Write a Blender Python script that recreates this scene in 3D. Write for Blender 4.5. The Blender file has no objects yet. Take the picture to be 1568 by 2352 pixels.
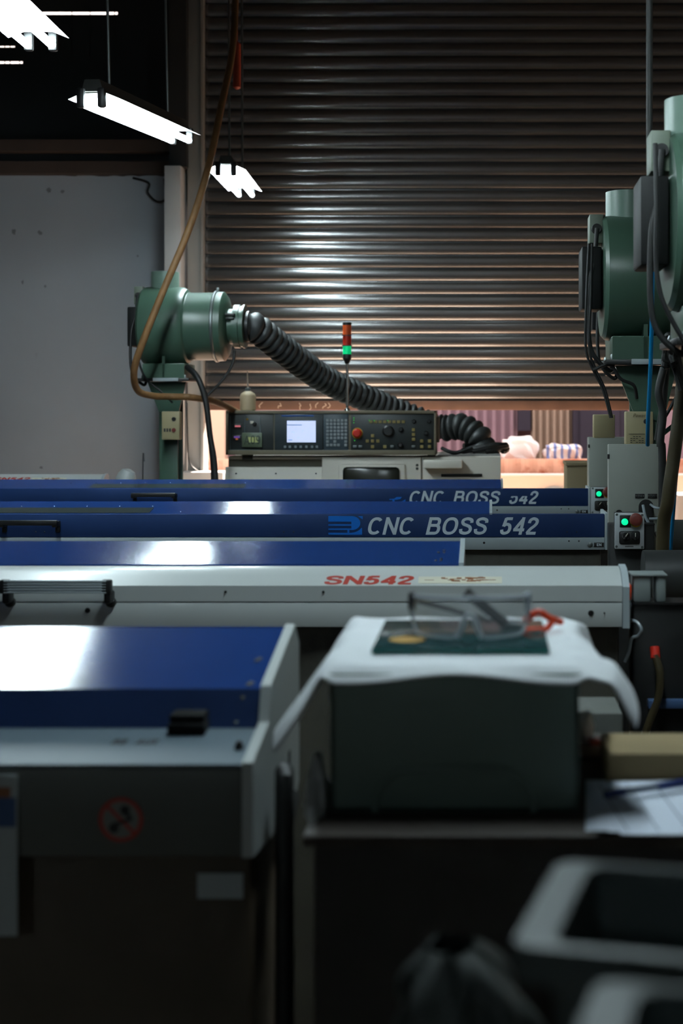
import bpy, bmesh, math, random
from mathutils import Vector, Matrix, Euler
random.seed(7)
S = bpy.context.scene
COL = S.collection
PI = math.pi
# ------------------------------------------------------------------ camera
FPX, CX, CY, EYE = 3267.0, 1120.0, 940.0, 1.6
cam_d = bpy.data.cameras.new('camera'); cam = bpy.data.objects.new('camera', cam_d); COL.objects.link(cam)
cam.location = (0, 0, EYE); cam.rotation_euler = (PI/2, 0, 0)
cam_d.sensor_width = 36; cam_d.lens = FPX/2352*36
cam_d.shift_x = -(CX-784)/2352; cam_d.shift_y = -(1176-CY)/2352
cam_d.clip_start = 0.05; cam_d.clip_end = 200
cam_d.dof.use_dof = True; cam_d.dof.focus_distance = 4.9; cam_d.dof.aperture_fstop = 4.2
S.camera = cam
# ------------------------------------------------------------------ view, world, sun
S.view_settings.view_transform = 'Standard'; S.view_settings.look = 'None'
S.view_settings.exposure = 0.0; S.view_settings.gamma = 1.0; S.view_settings.use_curve_mapping = False
cy = S.cycles
cy.use_denoising = True
cy.max_bounces = 10; cy.diffuse_bounces = 5; cy.glossy_bounces = 5; cy.transmission_bounces = 8; cy.transparent_max_bounces = 8
cy.sample_clamp_indirect = 6.0; cy.caustics_reflective = False; cy.caustics_refractive = False
def lin(c):
    c = c/255.0
    return c/12.92 if c <= .04045 else ((c+.055)/1.055)**2.4
def rgb(r, g, b): return (lin(r), lin(g), lin(b), 1)
W = bpy.data.worlds.new('world'); S.world = W; W.use_nodes = True
bg = W.node_tree.nodes['Background']; bg.inputs[0].default_value = (1.0, .86, .80, 1); bg.inputs[1].default_value = 2.6
sd = bpy.data.lights.new('sun', 'SUN'); sun = bpy.data.objects.new('sun', sd); COL.objects.link(sun)
sd.energy = 60; sd.angle = math.radians(1.0); sd.color = (1, .86, .76)
sun.rotation_euler = Vector((-.25, -1, -.72)).to_track_quat('-Z', 'Y').to_euler(); sun.location = (2, 20, 12)
pd = bpy.data.lights.new('doorway_portal', 'AREA'); po = bpy.data.objects.new('doorway_portal', pd); COL.objects.link(po)
pd.shape = 'RECTANGLE'; pd.size = 5.0; pd.size_y = 1.6; pd.cycles.is_portal = True
po.location = (.45, 10.62, .79); po.rotation_euler = (-PI/2, 0, 0)
TUBE_POWER = 124.0
# ------------------------------------------------------------------ materials
MATS = {}
def mat(name, col, rough=.5, metal=0, var=.12, vscale=6, bump=0, bscale=200, emit=0, ecol=None, trans=0, ior=1.45, coat=0, spec=.5, rvar=0, dirt=None, dscale=3, dcut=.6, alpha=1):
    if name in MATS: return MATS[name]
    m = bpy.data.materials.new(name); m.use_nodes = True; nt = m.node_tree; b = nt.nodes['Principled BSDF']
    c = rgb(*col)
    b.inputs['Base Color'].default_value = c; b.inputs['Roughness'].default_value = rough; b.inputs['Metallic'].default_value = metal
    b.inputs['IOR'].default_value = ior; b.inputs['Transmission Weight'].default_value = trans; b.inputs['Coat Weight'].default_value = coat
    b.inputs['Coat Roughness'].default_value = .1; b.inputs['Specular IOR Level'].default_value = spec; b.inputs['Alpha'].default_value = alpha
    tc = nt.nodes.new('ShaderNodeTexCoord')
    if var or dirt:
        n = nt.nodes.new('ShaderNodeTexNoise'); n.inputs['Scale'].default_value = vscale; n.inputs['Detail'].default_value = 6
        nt.links.new(tc.outputs['Object'], n.inputs['Vector'])
        mx = nt.nodes.new('ShaderNodeMix'); mx.data_type = 'RGBA'
        mx.inputs['A'].default_value = [x*(1-var) for x in c[:3]]+[1]; mx.inputs['B'].default_value = [min(1, x*(1+var)) for x in c[:3]]+[1]
        nt.links.new(n.outputs['Fac'], mx.inputs['Factor']); out = mx.outputs['Result']
        if dirt:
            n2 = nt.nodes.new('ShaderNodeTexNoise'); n2.inputs['Scale'].default_value = dscale; n2.inputs['Detail'].default_value = 8; n2.inputs['Roughness'].default_value = .65
            nt.links.new(tc.outputs['Object'], n2.inputs['Vector'])
            mr = nt.nodes.new('ShaderNodeMapRange'); mr.inputs['From Min'].default_value = dcut; mr.inputs['From Max'].default_value = dcut+.15
            nt.links.new(n2.outputs['Fac'], mr.inputs['Value'])
            mx2 = nt.nodes.new('ShaderNodeMix'); mx2.data_type = 'RGBA'
            nt.links.new(mr.outputs['Result'], mx2.inputs['Factor']); nt.links.new(out, mx2.inputs['A']); mx2.inputs['B'].default_value = rgb(*dirt)
            out = mx2.outputs['Result']
        nt.links.new(out, b.inputs['Base Color'])
    if rvar:
        n3 = nt.nodes.new('ShaderNodeTexNoise'); n3.inputs['Scale'].default_value = 4; n3.inputs['Detail'].default_value = 7
        nt.links.new(tc.outputs['Object'], n3.inputs['Vector'])
        mr3 = nt.nodes.new('ShaderNodeMapRange'); mr3.inputs['To Min'].default_value = max(.02, rough-rvar); mr3.inputs['To Max'].default_value = rough+rvar
        nt.links.new(n3.outputs['Fac'], mr3.inputs['Value']); nt.links.new(mr3.outputs['Result'], b.inputs['Roughness'])
    if bump:
        nb = nt.nodes.new('ShaderNodeTexNoise'); nb.inputs['Scale'].default_value = bscale; nb.inputs['Detail'].default_value = 3
        nt.links.new(tc.outputs['Object'], nb.inputs['Vector'])
        bp = nt.nodes.new('ShaderNodeBump'); bp.inputs['Strength'].default_value = bump; bp.inputs['Distance'].default_value = .002
        nt.links.new(nb.outputs['Fac'], bp.inputs['Height']); nt.links.new(bp.outputs['Normal'], b.inputs['Normal'])
    if emit:
        b.inputs['Emission Color'].default_value = rgb(*(ecol or col)); b.inputs['Emission Strength'].default_value = emit
    MATS[name] = m; return m
white_plaster = mat('white plaster', (146, 152, 159), .85, var=.12, vscale=1.6, bump=.15, bscale=40, dirt=(120, 118, 116), dscale=2.2, dcut=.66)
white_paint = mat('white painted pillar', (200, 198, 196), .6, var=.08)
dark_clad = mat('dark cladding', (40, 42, 44), .8, var=.3, vscale=3)
rust_beam = mat('rusty beam', (62, 50, 44), .8, var=.4, vscale=3)
guide_grey = mat('grey steel', (142, 140, 136), .55, var=.15, vscale=3, dirt=(80, 66, 54), dscale=5, dcut=.62)
concrete = mat('concrete', (138, 122, 107), .8, var=.2, vscale=1.2)
shutter_m = mat('shutter steel', (118, 117, 117), .19, metal=.78, var=.12, vscale=1.5)
rail_m = mat('shutter rail', (104, 74, 58), .6, var=.35, vscale=8)
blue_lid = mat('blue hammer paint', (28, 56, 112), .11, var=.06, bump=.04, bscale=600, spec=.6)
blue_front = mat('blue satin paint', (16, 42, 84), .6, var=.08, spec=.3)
ivory = mat('ivory machine paint', (182, 187, 186), .35, var=.05, vscale=4, coat=.2)
silver = mat('light grey machine paint', (158, 168, 172), .45, var=.06)
olive = mat('dark olive machine base', (66, 64, 56), .6, var=.15, dirt=(40, 36, 30), dscale=4, dcut=.55)
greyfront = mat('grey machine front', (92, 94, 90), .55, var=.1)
cream = mat('cream lathe paint', (232, 226, 214), .45, var=.05, vscale=5)
panel_dark = mat('dark panel', (38, 42, 42), .4, var=.1)
panel_frame = mat('olive panel frame', (118, 110, 92), .45, var=.08)
black = mat('black plastic', (22, 22, 22), .45, var=.1)
rubber = mat('black rubber', (17, 17, 17), .6, var=.2)
duct_m = mat('black duct', (44, 46, 46), .5, var=.2, vscale=30)
green = mat('green hammer paint', (64, 88, 74), .33, var=.1, vscale=5, bump=.05, bscale=300, dirt=(60, 80, 62), dscale=5, dcut=.6)
green_lt = mat('light green paint', (112, 134, 122), .35, var=.1)
steel = mat('bright steel', (190, 190, 188), .25, metal=1, var=.08)
galv = mat('dull steel', (120, 126, 126), .35, metal=.8, var=.2, vscale=8)
beige = mat('beige switch box', (160, 148, 114), .5, var=.08, dirt=(120, 104, 74), dscale=7, dcut=.6)
cab = mat('grey cabinet paint', (150, 154, 146), .5, var=.06, dirt=(128, 126, 110), dscale=4, dcut=.62)
plate_m = mat('aluminium button plate', (186, 192, 196), .4, metal=.2, var=.08)
red_m = mat('red plastic', (196, 44, 30), .4, var=.05)
dark_red = mat('dull red plastic', (104, 44, 38), .45, var=.05)
yellow_m = mat('yellow plastic', (196, 150, 30), .5, var=.05)
amber_m = mat('amber lens', (190, 74, 30), .25, var=.05)
redlens_m = mat('red lens', (170, 40, 26), .25, var=.05)
green_on = mat('lit green lens', (0, 220, 150), .3, var=0, emit=1.1, ecol=(10, 225, 150))
green_dim = mat('lit tower lens', (0, 190, 120), .3, var=0, emit=.55, ecol=(0, 200, 120))
led = mat('lit green led', (60, 220, 60), .3, var=0, emit=.5, ecol=(60, 230, 70))
pinkled = mat('lit display', (230, 120, 130), .3, var=0, emit=.35, ecol=(235, 120, 130))
screen_m = mat('lit screen', (210, 222, 250), .3, var=0, emit=.75, ecol=(206, 218, 252))
ink = mat('screen ink', (80, 100, 150), .5, var=0, emit=.12, ecol=(90, 110, 170))
key_m = mat('grey keys', (150, 158, 162), .5, var=.1)
key_y = mat('yellow keys', (140, 122, 70), .5, var=.1)
tube_m = mat('lit tube', (255, 255, 255), .4, var=0, emit=TUBE_POWER, ecol=(228, 249, 255))
refl_m = mat('white reflector', (235, 236, 236), .5, var=.02)
fixture_m = mat('dusty fixture', (58, 58, 54), .7, var=.2)
brown_hose = mat('brown hose', (118, 84, 50), .6, var=.4, vscale=22, bump=.4, bscale=160)
blue_hose = mat('blue air tube', (0, 118, 170), .35, var=.05)
yel_hose = mat('dirty yellow hose', (56, 49, 31), .4, var=.2, vscale=12)
clear_hose = mat('grey clear hose', (140, 150, 156), .2, var=.1, spec=.7)
letter_w = mat('white lettering', (196, 208, 216), .5, var=.03)
letter_r = mat('red lettering', (156, 46, 32), .5, var=.1, vscale=20)
logo_b = mat('bright blue lettering', (0, 104, 200), .45, var=.03)
dark_ink = mat('dark ink', (34, 34, 34), .6, var=.1)
rust_ink = mat('rust stain', (128, 78, 44), .7, var=.2)
sticker = mat('yellowed sticker', (206, 202, 184), .55, var=.05)
sticker_w = mat('white sticker', (178, 186, 188), .6, var=.05)
paper_m = mat('paper', (214, 222, 236), .8, var=.03)
paper_line = mat('paper ruling', (120, 130, 150), .8, var=.03)
pen_m = mat('navy pen', (30, 44, 92), .3, var=.05)
pen_grey = mat('pen barrel', (120, 128, 140), .25, var=.05)
towel_m = mat('white towel', (222, 226, 230), .95, var=.05, vscale=40, bump=.4, bscale=700)
crate_m = mat('grey green crate plastic', (104, 120, 112), .5, var=.06)
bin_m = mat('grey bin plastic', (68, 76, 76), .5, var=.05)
plate_teal = mat('dark teal glass', (38, 66, 68), .12, var=.25, vscale=14, spec=.6)
teal_edge = mat('teal glass edge', (20, 88, 84), .2, var=.05)
clear_m = mat('clear lens', (236, 240, 246), .05, var=0, alpha=.20, spec=1)
orange_m = mat('orange red plastic', (214, 66, 28), .4, var=.05)
card = mat('cardboard', (128, 111, 78), .8, var=.12, vscale=14)
card_dk = mat('olive carton', (134, 120, 92), .75, var=.08)
wood = mat('brown bench board', (48, 39, 32), .65, var=.25, vscale=9)
bench_m = mat('dark bench panel', (42, 36, 32), .7, var=.2)
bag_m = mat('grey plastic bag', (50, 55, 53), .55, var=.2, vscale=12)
clearbag = mat('cloudy plastic bag', (170, 172, 172), .35, var=.2, vscale=20)
yard = mat('yard ground', (190, 160, 136), .9, var=.12, vscale=1)
purple_wall = mat('violet grey sheet', (146, 124, 138), .8, var=.2, vscale=2)
yellow_wall = mat('yellow grey sheet', (150, 136, 124), .8, var=.3, vscale=2)
navy_wall = mat('dark navy door', (44, 42, 58), .8, var=.15)
low_wall_m = mat('pale low wall', (232, 206, 184), .85, var=.08, vscale=2)
rust_wall = mat('rust streaked sheet', (226, 178, 156), .85, var=.1, vscale=3, dirt=(176, 96, 66), dscale=4, dcut=.5)
sack_m = mat('white sack', (240, 238, 240), .9, var=.05)
# ------------------------------------------------------------------ helpers
def fx(px, Y): return (px-CX)*Y/FPX
def fz(py, Y): return EYE-(py-CY)*Y/FPX
def solid(bm, th):
    bm.normal_update(); bmesh.ops.recalc_face_normals(bm, faces=bm.faces[:]); bm.normal_update()
    bmesh.ops.solidify(bm, geom=bm.faces[:], thickness=th)
class MB:
    def __init__(s): s.bm = bmesh.new()
    def box(s, x0, x1, y0, y1, z0, z1, bev=0, rot=None, seg=2):
        bm = bmesh.new(); bmesh.ops.create_cube(bm, size=1)
        c = Vector(((x0+x1)/2, (y0+y1)/2, (z0+z1)/2))
        for v in bm.verts: v.co = Vector((v.co.x*(x1-x0), v.co.y*(y1-y0), v.co.z*(z1-z0)))
        if bev: bmesh.ops.bevel(bm, geom=bm.edges[:]+bm.verts[:], offset=bev, segments=seg, affect='EDGES', profile=.5)
        M = Matrix.Translation(c)
        if rot is not None: M = M @ Euler(rot).to_matrix().to_4x4()
        bmesh.ops.transform(bm, matrix=M, verts=bm.verts[:]); s._merge(bm); return s
    def _merge(s, bm):
        me = bpy.data.meshes.new('t'); bm.to_mesh(me); bm.free(); s.bm.from_mesh(me); bpy.data.meshes.remove(me)
    def lathe(s, prof, origin, axis=(0, 0, 1), seg=40, cap=True):
        # prof: list of (t along axis, radius)
        a = Vector(axis).normalized(); u = a.orthogonal().normalized(); w = a.cross(u); o = Vector(origin); bm = s.bm
        rings = []
        for t, r in prof:
            rings.append([bm.verts.new(o+a*t+(u*math.cos(2*PI*k/seg)+w*math.sin(2*PI*k/seg))*r) for k in range(seg)])
        for i in range(len(rings)-1):
            for k in range(seg):
                k2 = (k+1) % seg
                bm.faces.new((rings[i][k], rings[i][k2], rings[i+1][k2], rings[i+1][k]))
        if cap:
            bm.faces.new(rings[0][::-1]); bm.faces.new(rings[-1])
        return s
    def cyl(s, p0, p1, r, seg=24, r1=None):
        p0 = Vector(p0); p1 = Vector(p1); d = p1-p0
        return s.lathe([(0, r), (d.length, r if r1 is None else r1)], p0, d, seg)
    def tube(s, pts, r, seg=12, smooth=8, rfun=None, cap=True):
        P = [Vector(p) for p in pts]
        if smooth and len(P) > 2:
            Q = []
            for i in range(len(P)-1):
                a, b, c, d = P[max(i-1, 0)], P[i], P[i+1], P[min(i+2, len(P)-1)]
                for k in range(smooth):
                    t = k/smooth
                    Q.append(.5*((2*b)+(c-a)*t+(2*a-5*b+4*c-d)*t*t+(3*b-a-3*c+d)*t**3))
            P = Q+[P[-1]]
        if rfun:   # resample evenly so that ribs come out regular
            L = [0]
            for i in range(1, len(P)): L.append(L[-1]+(P[i]-P[i-1]).length)
            n = rfun[1]; R = []; j = 0
            for k in range(n+1):
                t = L[-1]*k/n
                while j < len(P)-2 and L[j+1] < t: j += 1
                f = (t-L[j])/max(1e-9, L[j+1]-L[j]); R.append(P[j].lerp(P[j+1], min(1, f)))
            P = R
        bm = s.bm; T0 = None; u = None; rings = []
        for i, p in enumerate(P):
            T = (P[min(i+1, len(P)-1)]-P[max(i-1, 0)]).normalized()
            if u is None: u = T.orthogonal().normalized()
            else:
                u = (u-T*u.dot(T)).normalized()
            w = T.cross(u); rr = r if not rfun else rfun[0](i)
            rings.append([bm.verts.new(p+(u*math.cos(2*PI*k/seg)+w*math.sin(2*PI*k/seg))*rr) for k in range(seg)])
        for i in range(len(rings)-1):
            for k in range(seg):
                k2 = (k+1) % seg; bm.faces.new((rings[i][k], rings[i][k2], rings[i+1][k2], rings[i+1][k]))
        if cap: bm.faces.new(rings[0][::-1]); bm.faces.new(rings[-1])
        return s
    def prism(s, prof, x0, x1):     # closed (y,z) outline swept along x
        bm = s.bm
        a = [bm.verts.new((x0, y, z)) for y, z in prof]; b = [bm.verts.new((x1, y, z)) for y, z in prof]; n = len(prof)
        for i in range(n): bm.faces.new((a[i], a[(i+1) % n], b[(i+1) % n], b[i]))
        bm.faces.new(a[::-1]); bm.faces.new(b); bmesh.ops.recalc_face_normals(bm, faces=bm.faces[:]); return s
    def slab(s, prof, y0, y1):      # closed (x,z) outline given thickness along y
        bm = s.bm
        a = [bm.verts.new((x, y0, z)) for x, z in prof]; b = [bm.verts.new((x, y1, z)) for x, z in prof]; n = len(prof)
        for i in range(n): bm.faces.new((a[i], a[(i+1) % n], b[(i+1) % n], b[i]))
        bm.faces.new(a[::-1]); bm.faces.new(b); bmesh.ops.recalc_face_normals(bm, faces=bm.faces[:]); return s
    def strip(s, prof, x0, x1):     # open (y,z) line swept along x
        bm = s.bm
        a = [bm.verts.new((x0, y, z)) for y, z in prof]; b = [bm.verts.new((x1, y, z)) for y, z in prof]
        for i in range(len(prof)-1): bm.faces.new((a[i], b[i], b[i+1], a[i+1]))
        return s
    def grid(s, f, nu, nv):
        bm = s.bm; V = [[bm.verts.new(f(i/nu, j/nv)) for j in range(nv+1)] for i in range(nu+1)]
        for i in range(nu):
            for j in range(nv): bm.faces.new((V[i][j], V[i+1][j], V[i+1][j+1], V[i][j+1]))
        return s
    def build(s, name, m, parent=None, smooth=True, ang=35, origin=None):
        me = bpy.data.meshes.new(name); off = Vector((0, 0, 0))
        if parent is not None:
            p = parent
            while p is not None: off += p.location; p = p.parent
        elif origin is not None: off = Vector(origin)
        bmesh.ops.translate(s.bm, vec=-off, verts=s.bm.verts[:])
        bmesh.ops.recalc_face_normals(s.bm, faces=s.bm.faces[:]) if len(s.bm.faces) < 60000 else None
        s.bm.to_mesh(me); s.bm.free()
        if smooth:
            for p in me.polygons: p.use_smooth = True
            me.set_sharp_from_angle(angle=math.radians(ang))
        me.materials.append(m)
        o = bpy.data.objects.new(name, me); COL.objects.link(o)
        if parent is not None: o.parent = parent
        elif origin is not None: o.location = off
        return o
def tag(o, label=None, cat=None, group=None, kind=None):
    if label: o['label'] = label
    if cat: o['category'] = cat
    if group: o['group'] = group
    if kind: o['kind'] = kind
    return o
def thing(name, label, cat, loc=(0, 0, 0), group=None):
    o = bpy.data.objects.new(name, None); COL.objects.link(o); o.location = loc; o.empty_display_size = .1
    return tag(o, label, cat, group)
def struct(name, mb, m, parent=None, **k):
    o = mb.build(name, m, parent, **k)
    if parent is None: o['kind'] = 'structure'
    return o
def dup(root, loc, rot=None, label=None):
    r = root.copy(); COL.objects.link(r); r.location = loc
    if rot: r.rotation_euler = rot
    if label: r['label'] = label
    for ch in list(root.children):
        c = ch.copy(); COL.objects.link(c); c.parent = r
        for g in ch.children:
            d = g.copy(); COL.objects.link(d); d.parent = c
    return r
def _ell(cx, cz, rx, rz, a0, a1, n=22, e=2.35):
    out = []
    for i in range(n+1):
        a = math.radians(a0+(a1-a0)*i/n); c, q = math.cos(a), math.sin(a)
        out.append((cx+rx*math.copysign(abs(c)**(2/e), c), cz+rz*math.copysign(abs(q)**(2/e), q)))
    return out
def _spl(P, n=6):
    P = [Vector(p) for p in P]; Q = []
    for i in range(len(P)-1):
        a, b, c, d = P[max(i-1, 0)], P[i], P[i+1], P[min(i+2, len(P)-1)]
        for k in range(n):
            t = k/n; Q.append(tuple(.5*((2*b)+(c-a)*t+(2*a-5*b+4*c-d)*t*t+(3*b-a-3*c+d)*t**3)))
    return Q+[tuple(P[-1])]
H = .085
GLYPH = {
 'C': (.74, [_ell(.37, .5, .285, .415, 42, 318)]), 'O': (.80, [_ell(.40, .5, .315, .415, 0, 360, 36)]),
 'N': (.72, [[(H, 0), (H, 1)], [(.635, 0), (.635, 1)], [(.10, .93), (.62, .07)]]),
 'B': (.70, [[(H, 0), (H, 1)], [(H, .915), (.38, .915)]+_ell(.40, .725, .17, .19, 90, -90, 12)+[(H, .535)], [(.30, .535), (.40, .535)]+_ell(.42, .31, .195, .225, 90, -90, 12)+[(H, .085)]]),
 'S': (.68, [_spl([(.585, .68), (.55, .84), (.34, .915), (.14, .85), (.105, .72), (.19, .60), (.36, .535), (.52, .45), (.59, .30), (.53, .15), (.34, .085), (.13, .15), (.085, .33)])]),
 '5': (.56, [[(.52, .915), (.165, .915)], [(.185, .955), (.125, .47)], _spl([(.125, .50), (.26, .60), (.42, .54), (.475, .35), (.42, .16), (.25, .085), (.11, .14), (.07, .29)])]),
 '4': (.60, [[(.43, 0), (.43, 1)], [(.44, .93), (.07, .27)], [(.02, .28), (.59, .28)]]),
 '2': (.57, [_spl([(.08, .66), (.12, .84), (.28, .915), (.45, .83), (.475, .67), (.38, .50), (.22, .34), (.11, .17), (.09, .085)]), [(.045, .085), (.535, .085)]]),
 'A': (.72, [[(.06, 0), (.36, .97)], [(.66, 0), (.36, .97)], [(.16, .28), (.56, .28)]]), '0': (.58, [_ell(.29, .5, .205, .415, 0, 360, 30)]),
 '9': (.58, [_ell(.285, .66, .2, .255, 0, 360, 26), _spl([(.485, .66), (.475, .35), (.40, .13), (.25, .085), (.10, .17)])]),
 'E': (.62, [[(H, 0), (H, 1)], [(H, .915), (.58, .915)], [(H, .5), (.54, .5)], [(H, .085), (.58, .085)]]), 'V': (.68, [[(.07, 1), (.34, .04)], [(.61, 1), (.34, .04)]]),
 'R': (.70, [[(H, 0), (H, 1)], [(H, .915), (.40, .915)]+_ell(.42, .70, .18, .215, 90, -90, 12)+[(H, .485)], [(.38, .48), (.60, 0)]]), 'U': (.70, [[(H, 1), (H, .4)]+_ell(.35, .36, .265, .275, 180, 360, 14)+[(.615, 1)]]), 'X': (.68, [[(.06, 0), (.62, 1)], [(.06, 1), (.62, 0)]]),
 'P': (.66, [[(H, 0), (H, 1)], [(H, .915), (.38, .915)]+_ell(.40, .68, .17, .235, 90, -90, 12)+[(H, .445)]]), 'o': (.56, [_ell(.28, .33, .2, .26, 0, 360, 24)]), 'w': (.8, [[(.06, .66), (.22, .04)], [(.22, .04), (.4, .62)], [(.4, .62), (.58, .04)], [(.58, .04), (.74, .66)]]),
 'e': (.56, [_ell(.28, .33, .2, .26, 0, 320, 24), [(.1, .34), (.48, .34)]]), 'r': (.4, [[(.1, 0), (.1, .66)], [(.1, .48), (.2, .6), (.36, .6)]]),
}
def text(name, body, x0, x1, zc, h, Y, m, parent=None, shear=0, bold=.17, tilt=0, gap=.10, wspace=.55, cut=None, keep=None):
    """lettering x0..x1 on a surface facing -Y, one mesh per word; h is its height along the surface, tilt leans the surface back"""
    layers = []; x = 0; wi = 0; words = {}
    for ch in body:
        if ch == ' ': x += wspace; wi += 1; continue
        w, strokes = GLYPH[ch]
        for k, st in enumerate(strokes):
            P = [Vector((p[0], p[1])) for p in st]; closed = (P[0]-P[-1]).length < 1e-4
            quad = []
            for i, p in enumerate(P):
                a = P[i-1] if i else (P[-2] if closed else p); b = P[i+1] if i < len(P)-1 else (P[1] if closed else p)
                t = (b-a).normalized(); nrm = Vector((-t.y, t.x))
                f = 1.0
                if 0 < i < len(P)-1:
                    d = (P[i]-P[i-1]).normalized().dot((P[i+1]-P[i]).normalized()); f = min(1.6, 1/max(.5, math.sqrt(max(.0, (1+d)/2))))
                quad.append((p+nrm*bold/2*f+Vector((x, 0)), p-nrm*bold/2*f+Vector((x, 0))))
            words.setdefault(wi, []).append((k, quad))
        x += w+gap
    allp = [Vector((q.x+shear*q.y, q.y)) for ws in words.values() for _, qd in ws for pr in qd for q in pr]
    ax, bx_ = min(p.x for p in allp), max(p.x for p in allp); ay, by = min(p.y for p in allp), max(p.y for p in allp)
    R = Matrix.Rotation(-tilt, 3, 'X')
    for ws in words.values():
        big = bmesh.new()
        for k, qd in ws:
            bm = bmesh.new()
            pr = [[bm.verts.new(((q.x+shear*q.y-ax)/(bx_-ax), (q.y-ay)/(by-ay), 0)) for q in p] for p in qd]
            for a, b in zip(pr, pr[1:]): bm.faces.new((a[0], a[1], b[1], b[0]))
            if cut: cut(bm)
            if not bm.faces: bm.free(); continue
            r = bmesh.ops.extrude_face_region(bm, geom=bm.faces[:])
            top = {v for v in r['geom'] if isinstance(v, bmesh.types.BMVert)}
            for v in bm.verts:
                dep = -.0002 if v not in top else -.0008-.00008*k
                p = R @ Vector((0, dep, (v.co.y-.5)*h)); v.co = Vector((x0+v.co.x*(x1-x0), Y+p.y, zc+p.z))
            bmesh.ops.recalc_face_normals(bm, faces=bm.faces[:])
            me = bpy.data.meshes.new('t'); bm.to_mesh(me); bm.free(); big.from_mesh(me); bpy.data.meshes.remove(me)
        mb = MB(); mb.bm.free(); mb.bm = big; mb.build(name, m, parent, smooth=False)
def dots(name, items, m, parent):
    for o, axis, prof in items: MB().lathe(prof, o, axis, 12).build(name, m, parent)

# ================================================================== THE SETTING
SH_Y = 10.5
XL, XR, YB = -4.6, 3.4, -6.2
struct('floor', MB().box(XL-.2, XR+.2, YB-.2, 10.7, -.1, 0), concrete)
struct('ground', MB().box(-14, 14, 10.7, 30, -.12, -.01), yard)
struct('ceiling', MB().box(XL-.2, XR+.2, YB-.2, 11.0, 5.6, 5.75), dark_clad)
struct('wall_left', MB().box(XL-.2, XL, YB-.2, 10.9, 0, 5.6), dark_clad)
struct('wall_right', MB().box(XR, XR+.2, YB-.2, 10.9, 0, 5.6), guide_grey)
struct('wall_front', MB().box(XL, XR, YB-.2, YB, 0, 5.6), white_plaster)
ztop = fz(402, 10.6)
# plaster wall with a ragged upper edge
prof = [(XL, 0), (-2.25, 0)]
n = 40
for i in range(n+1):
    x = -2.25+(XL+2.25)*i/n
    prof.append((x, ztop+random.uniform(-.012, .012)+(.03 if x < -3.3 else 0)))
struct('wall_back', MB().slab(prof, 10.6, 10.8), white_plaster, smooth=False)
wb = bpy.data.objects['wall_back']
rr_ = random.Random(21)
for px, py, r_, e_ in ((32, 533, .016, 1.6), (92, 535, .018, 1.0), (112, 437, .022, .9), (143, 440, .015, .8), (52, 648, .008, 2.2), (316, 588, .008, 1), (104, 658, .008, 1.3), (94, 1074, .014, .7)):
    c_ = MB(); vs_ = []
    for k in range(14):
        a = 2*PI*k/14; q = r_*rr_.uniform(.6, 1.25); vs_.append((fx(px, 10.6)+q*math.cos(a), fz(py, 10.6)+q*e_*math.sin(a)))
    c_.slab(vs_, 10.5985, 10.6015).build('wall_scuff', mat('dark scuff', (108, 110, 114), .85, var=.3, vscale=30), wb, smooth=False)
# dark upper cladding with narrow daylight gaps between its sheets
uy = 10.78
def gx(p): return fx(p, uy)
def gz(p): return fz(p, uy)
m = MB()
rows = [(ztop-.2, gz(146), None), (gz(141), gz(108.5), None), (gz(105.8), gz(33.5), None), (gz(27.5), 5.6, None)]
for z0, z1, _ in rows: m.box(XL, -2.1, uy, uy+.003, z0, z1)
# bridges: the gaps are open only along short lengths
m.box(gx(52), -2.1, uy, uy+.003, gz(146.1), gz(140.9)); m.box(gx(34), -2.1, uy, uy+.003, gz(108.6), gz(105.7))
m.box(gx(270), -2.1, uy, uy+.003, gz(33.6), gz(27.4)); m.box(XL, gx(96), uy, uy+.003, gz(33.6), gz(27.4))
for p in (164, 206, 262, 10, 22, 44): m.box(gx(p), gx(p+2), uy, uy+.003, gz(146.1), gz(27.4))
struct('wall_upper', m, dark_clad)
struct('trim_1', MB().box(XL, -2.2, 10.5, 10.62, fz(398, 10.5), fz(370, 10.5)).box(XL, -2.2, 10.44, 10.56, fz(345, 10.4), fz(318, 10.4)), rust_beam)
pz = fz(380, 10.3)
struct('trim_2', MB().box(fx(377, 10.3), fx(415, 10.3), 10.3, 10.62, 0, pz, .006), white_paint)
struct('trim_3', MB().box(fx(388, 10.35), fx(428, 10.35), 10.35, 10.62, pz, 5.6), dark_clad)
struct('trim_4', MB().box(fx(430, 10.42), fx(466, 10.42), 10.42, 10.62, 0, 5.6, .006).box(fx(462, 10.42), fx(468, 10.42), 10.40, 10.46, 0, 5.6), guide_grey)
struct('trim_5', MB().box(fx(412, 10.2), fx(512, 10.2), 10.2, 10.41, 0, fz(1084, 10.2), .01), white_paint)
# lintel wall above the shutter's view, light tight
struct('wall_right_jamb', MB().box(3.0, XR, 10.55, 10.9, 0, 5.6), dark_clad)
# roller shutter: interlocking curved slats
pitch = 30.35*SH_Y/FPX
zb = fz(921, SH_Y)
slat = [(0, -.003), (.065, -.003), (.07, .006)]
t_ = .07; d_ = .006
while t_ < .895:
    t2 = t_+.033; tm = (t_+t2)/2
    tilt = 38-30*(tm-.07)/.36 if tm < .43 else 8-13.5*(tm-.43)/.47
    d_ += math.tan(math.radians(tilt))*.033*pitch; t_ = t2; slat.append((t_, d_))
slat += [(.93, .012), (.945, .002), (.95, -.003)]
line = []
z = zb
while z < 5.6:
    tl = random.uniform(-.0010, .0010)
    for t, d in slat: line.append((SH_Y-d-tl*t, z+t*pitch))
    z += pitch
m = MB(); m.strip(line, fx(466, SH_Y), 3.05)
door = struct('door_1', m, shutter_m, ang=50)
m = MB().box(fx(466, SH_Y), 3.05, SH_Y-.03, SH_Y+.03, fz(942, SH_Y), zb+.002, .004)
br = m.build('bottom_rail', rail_m, door)
m = MB()
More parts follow.
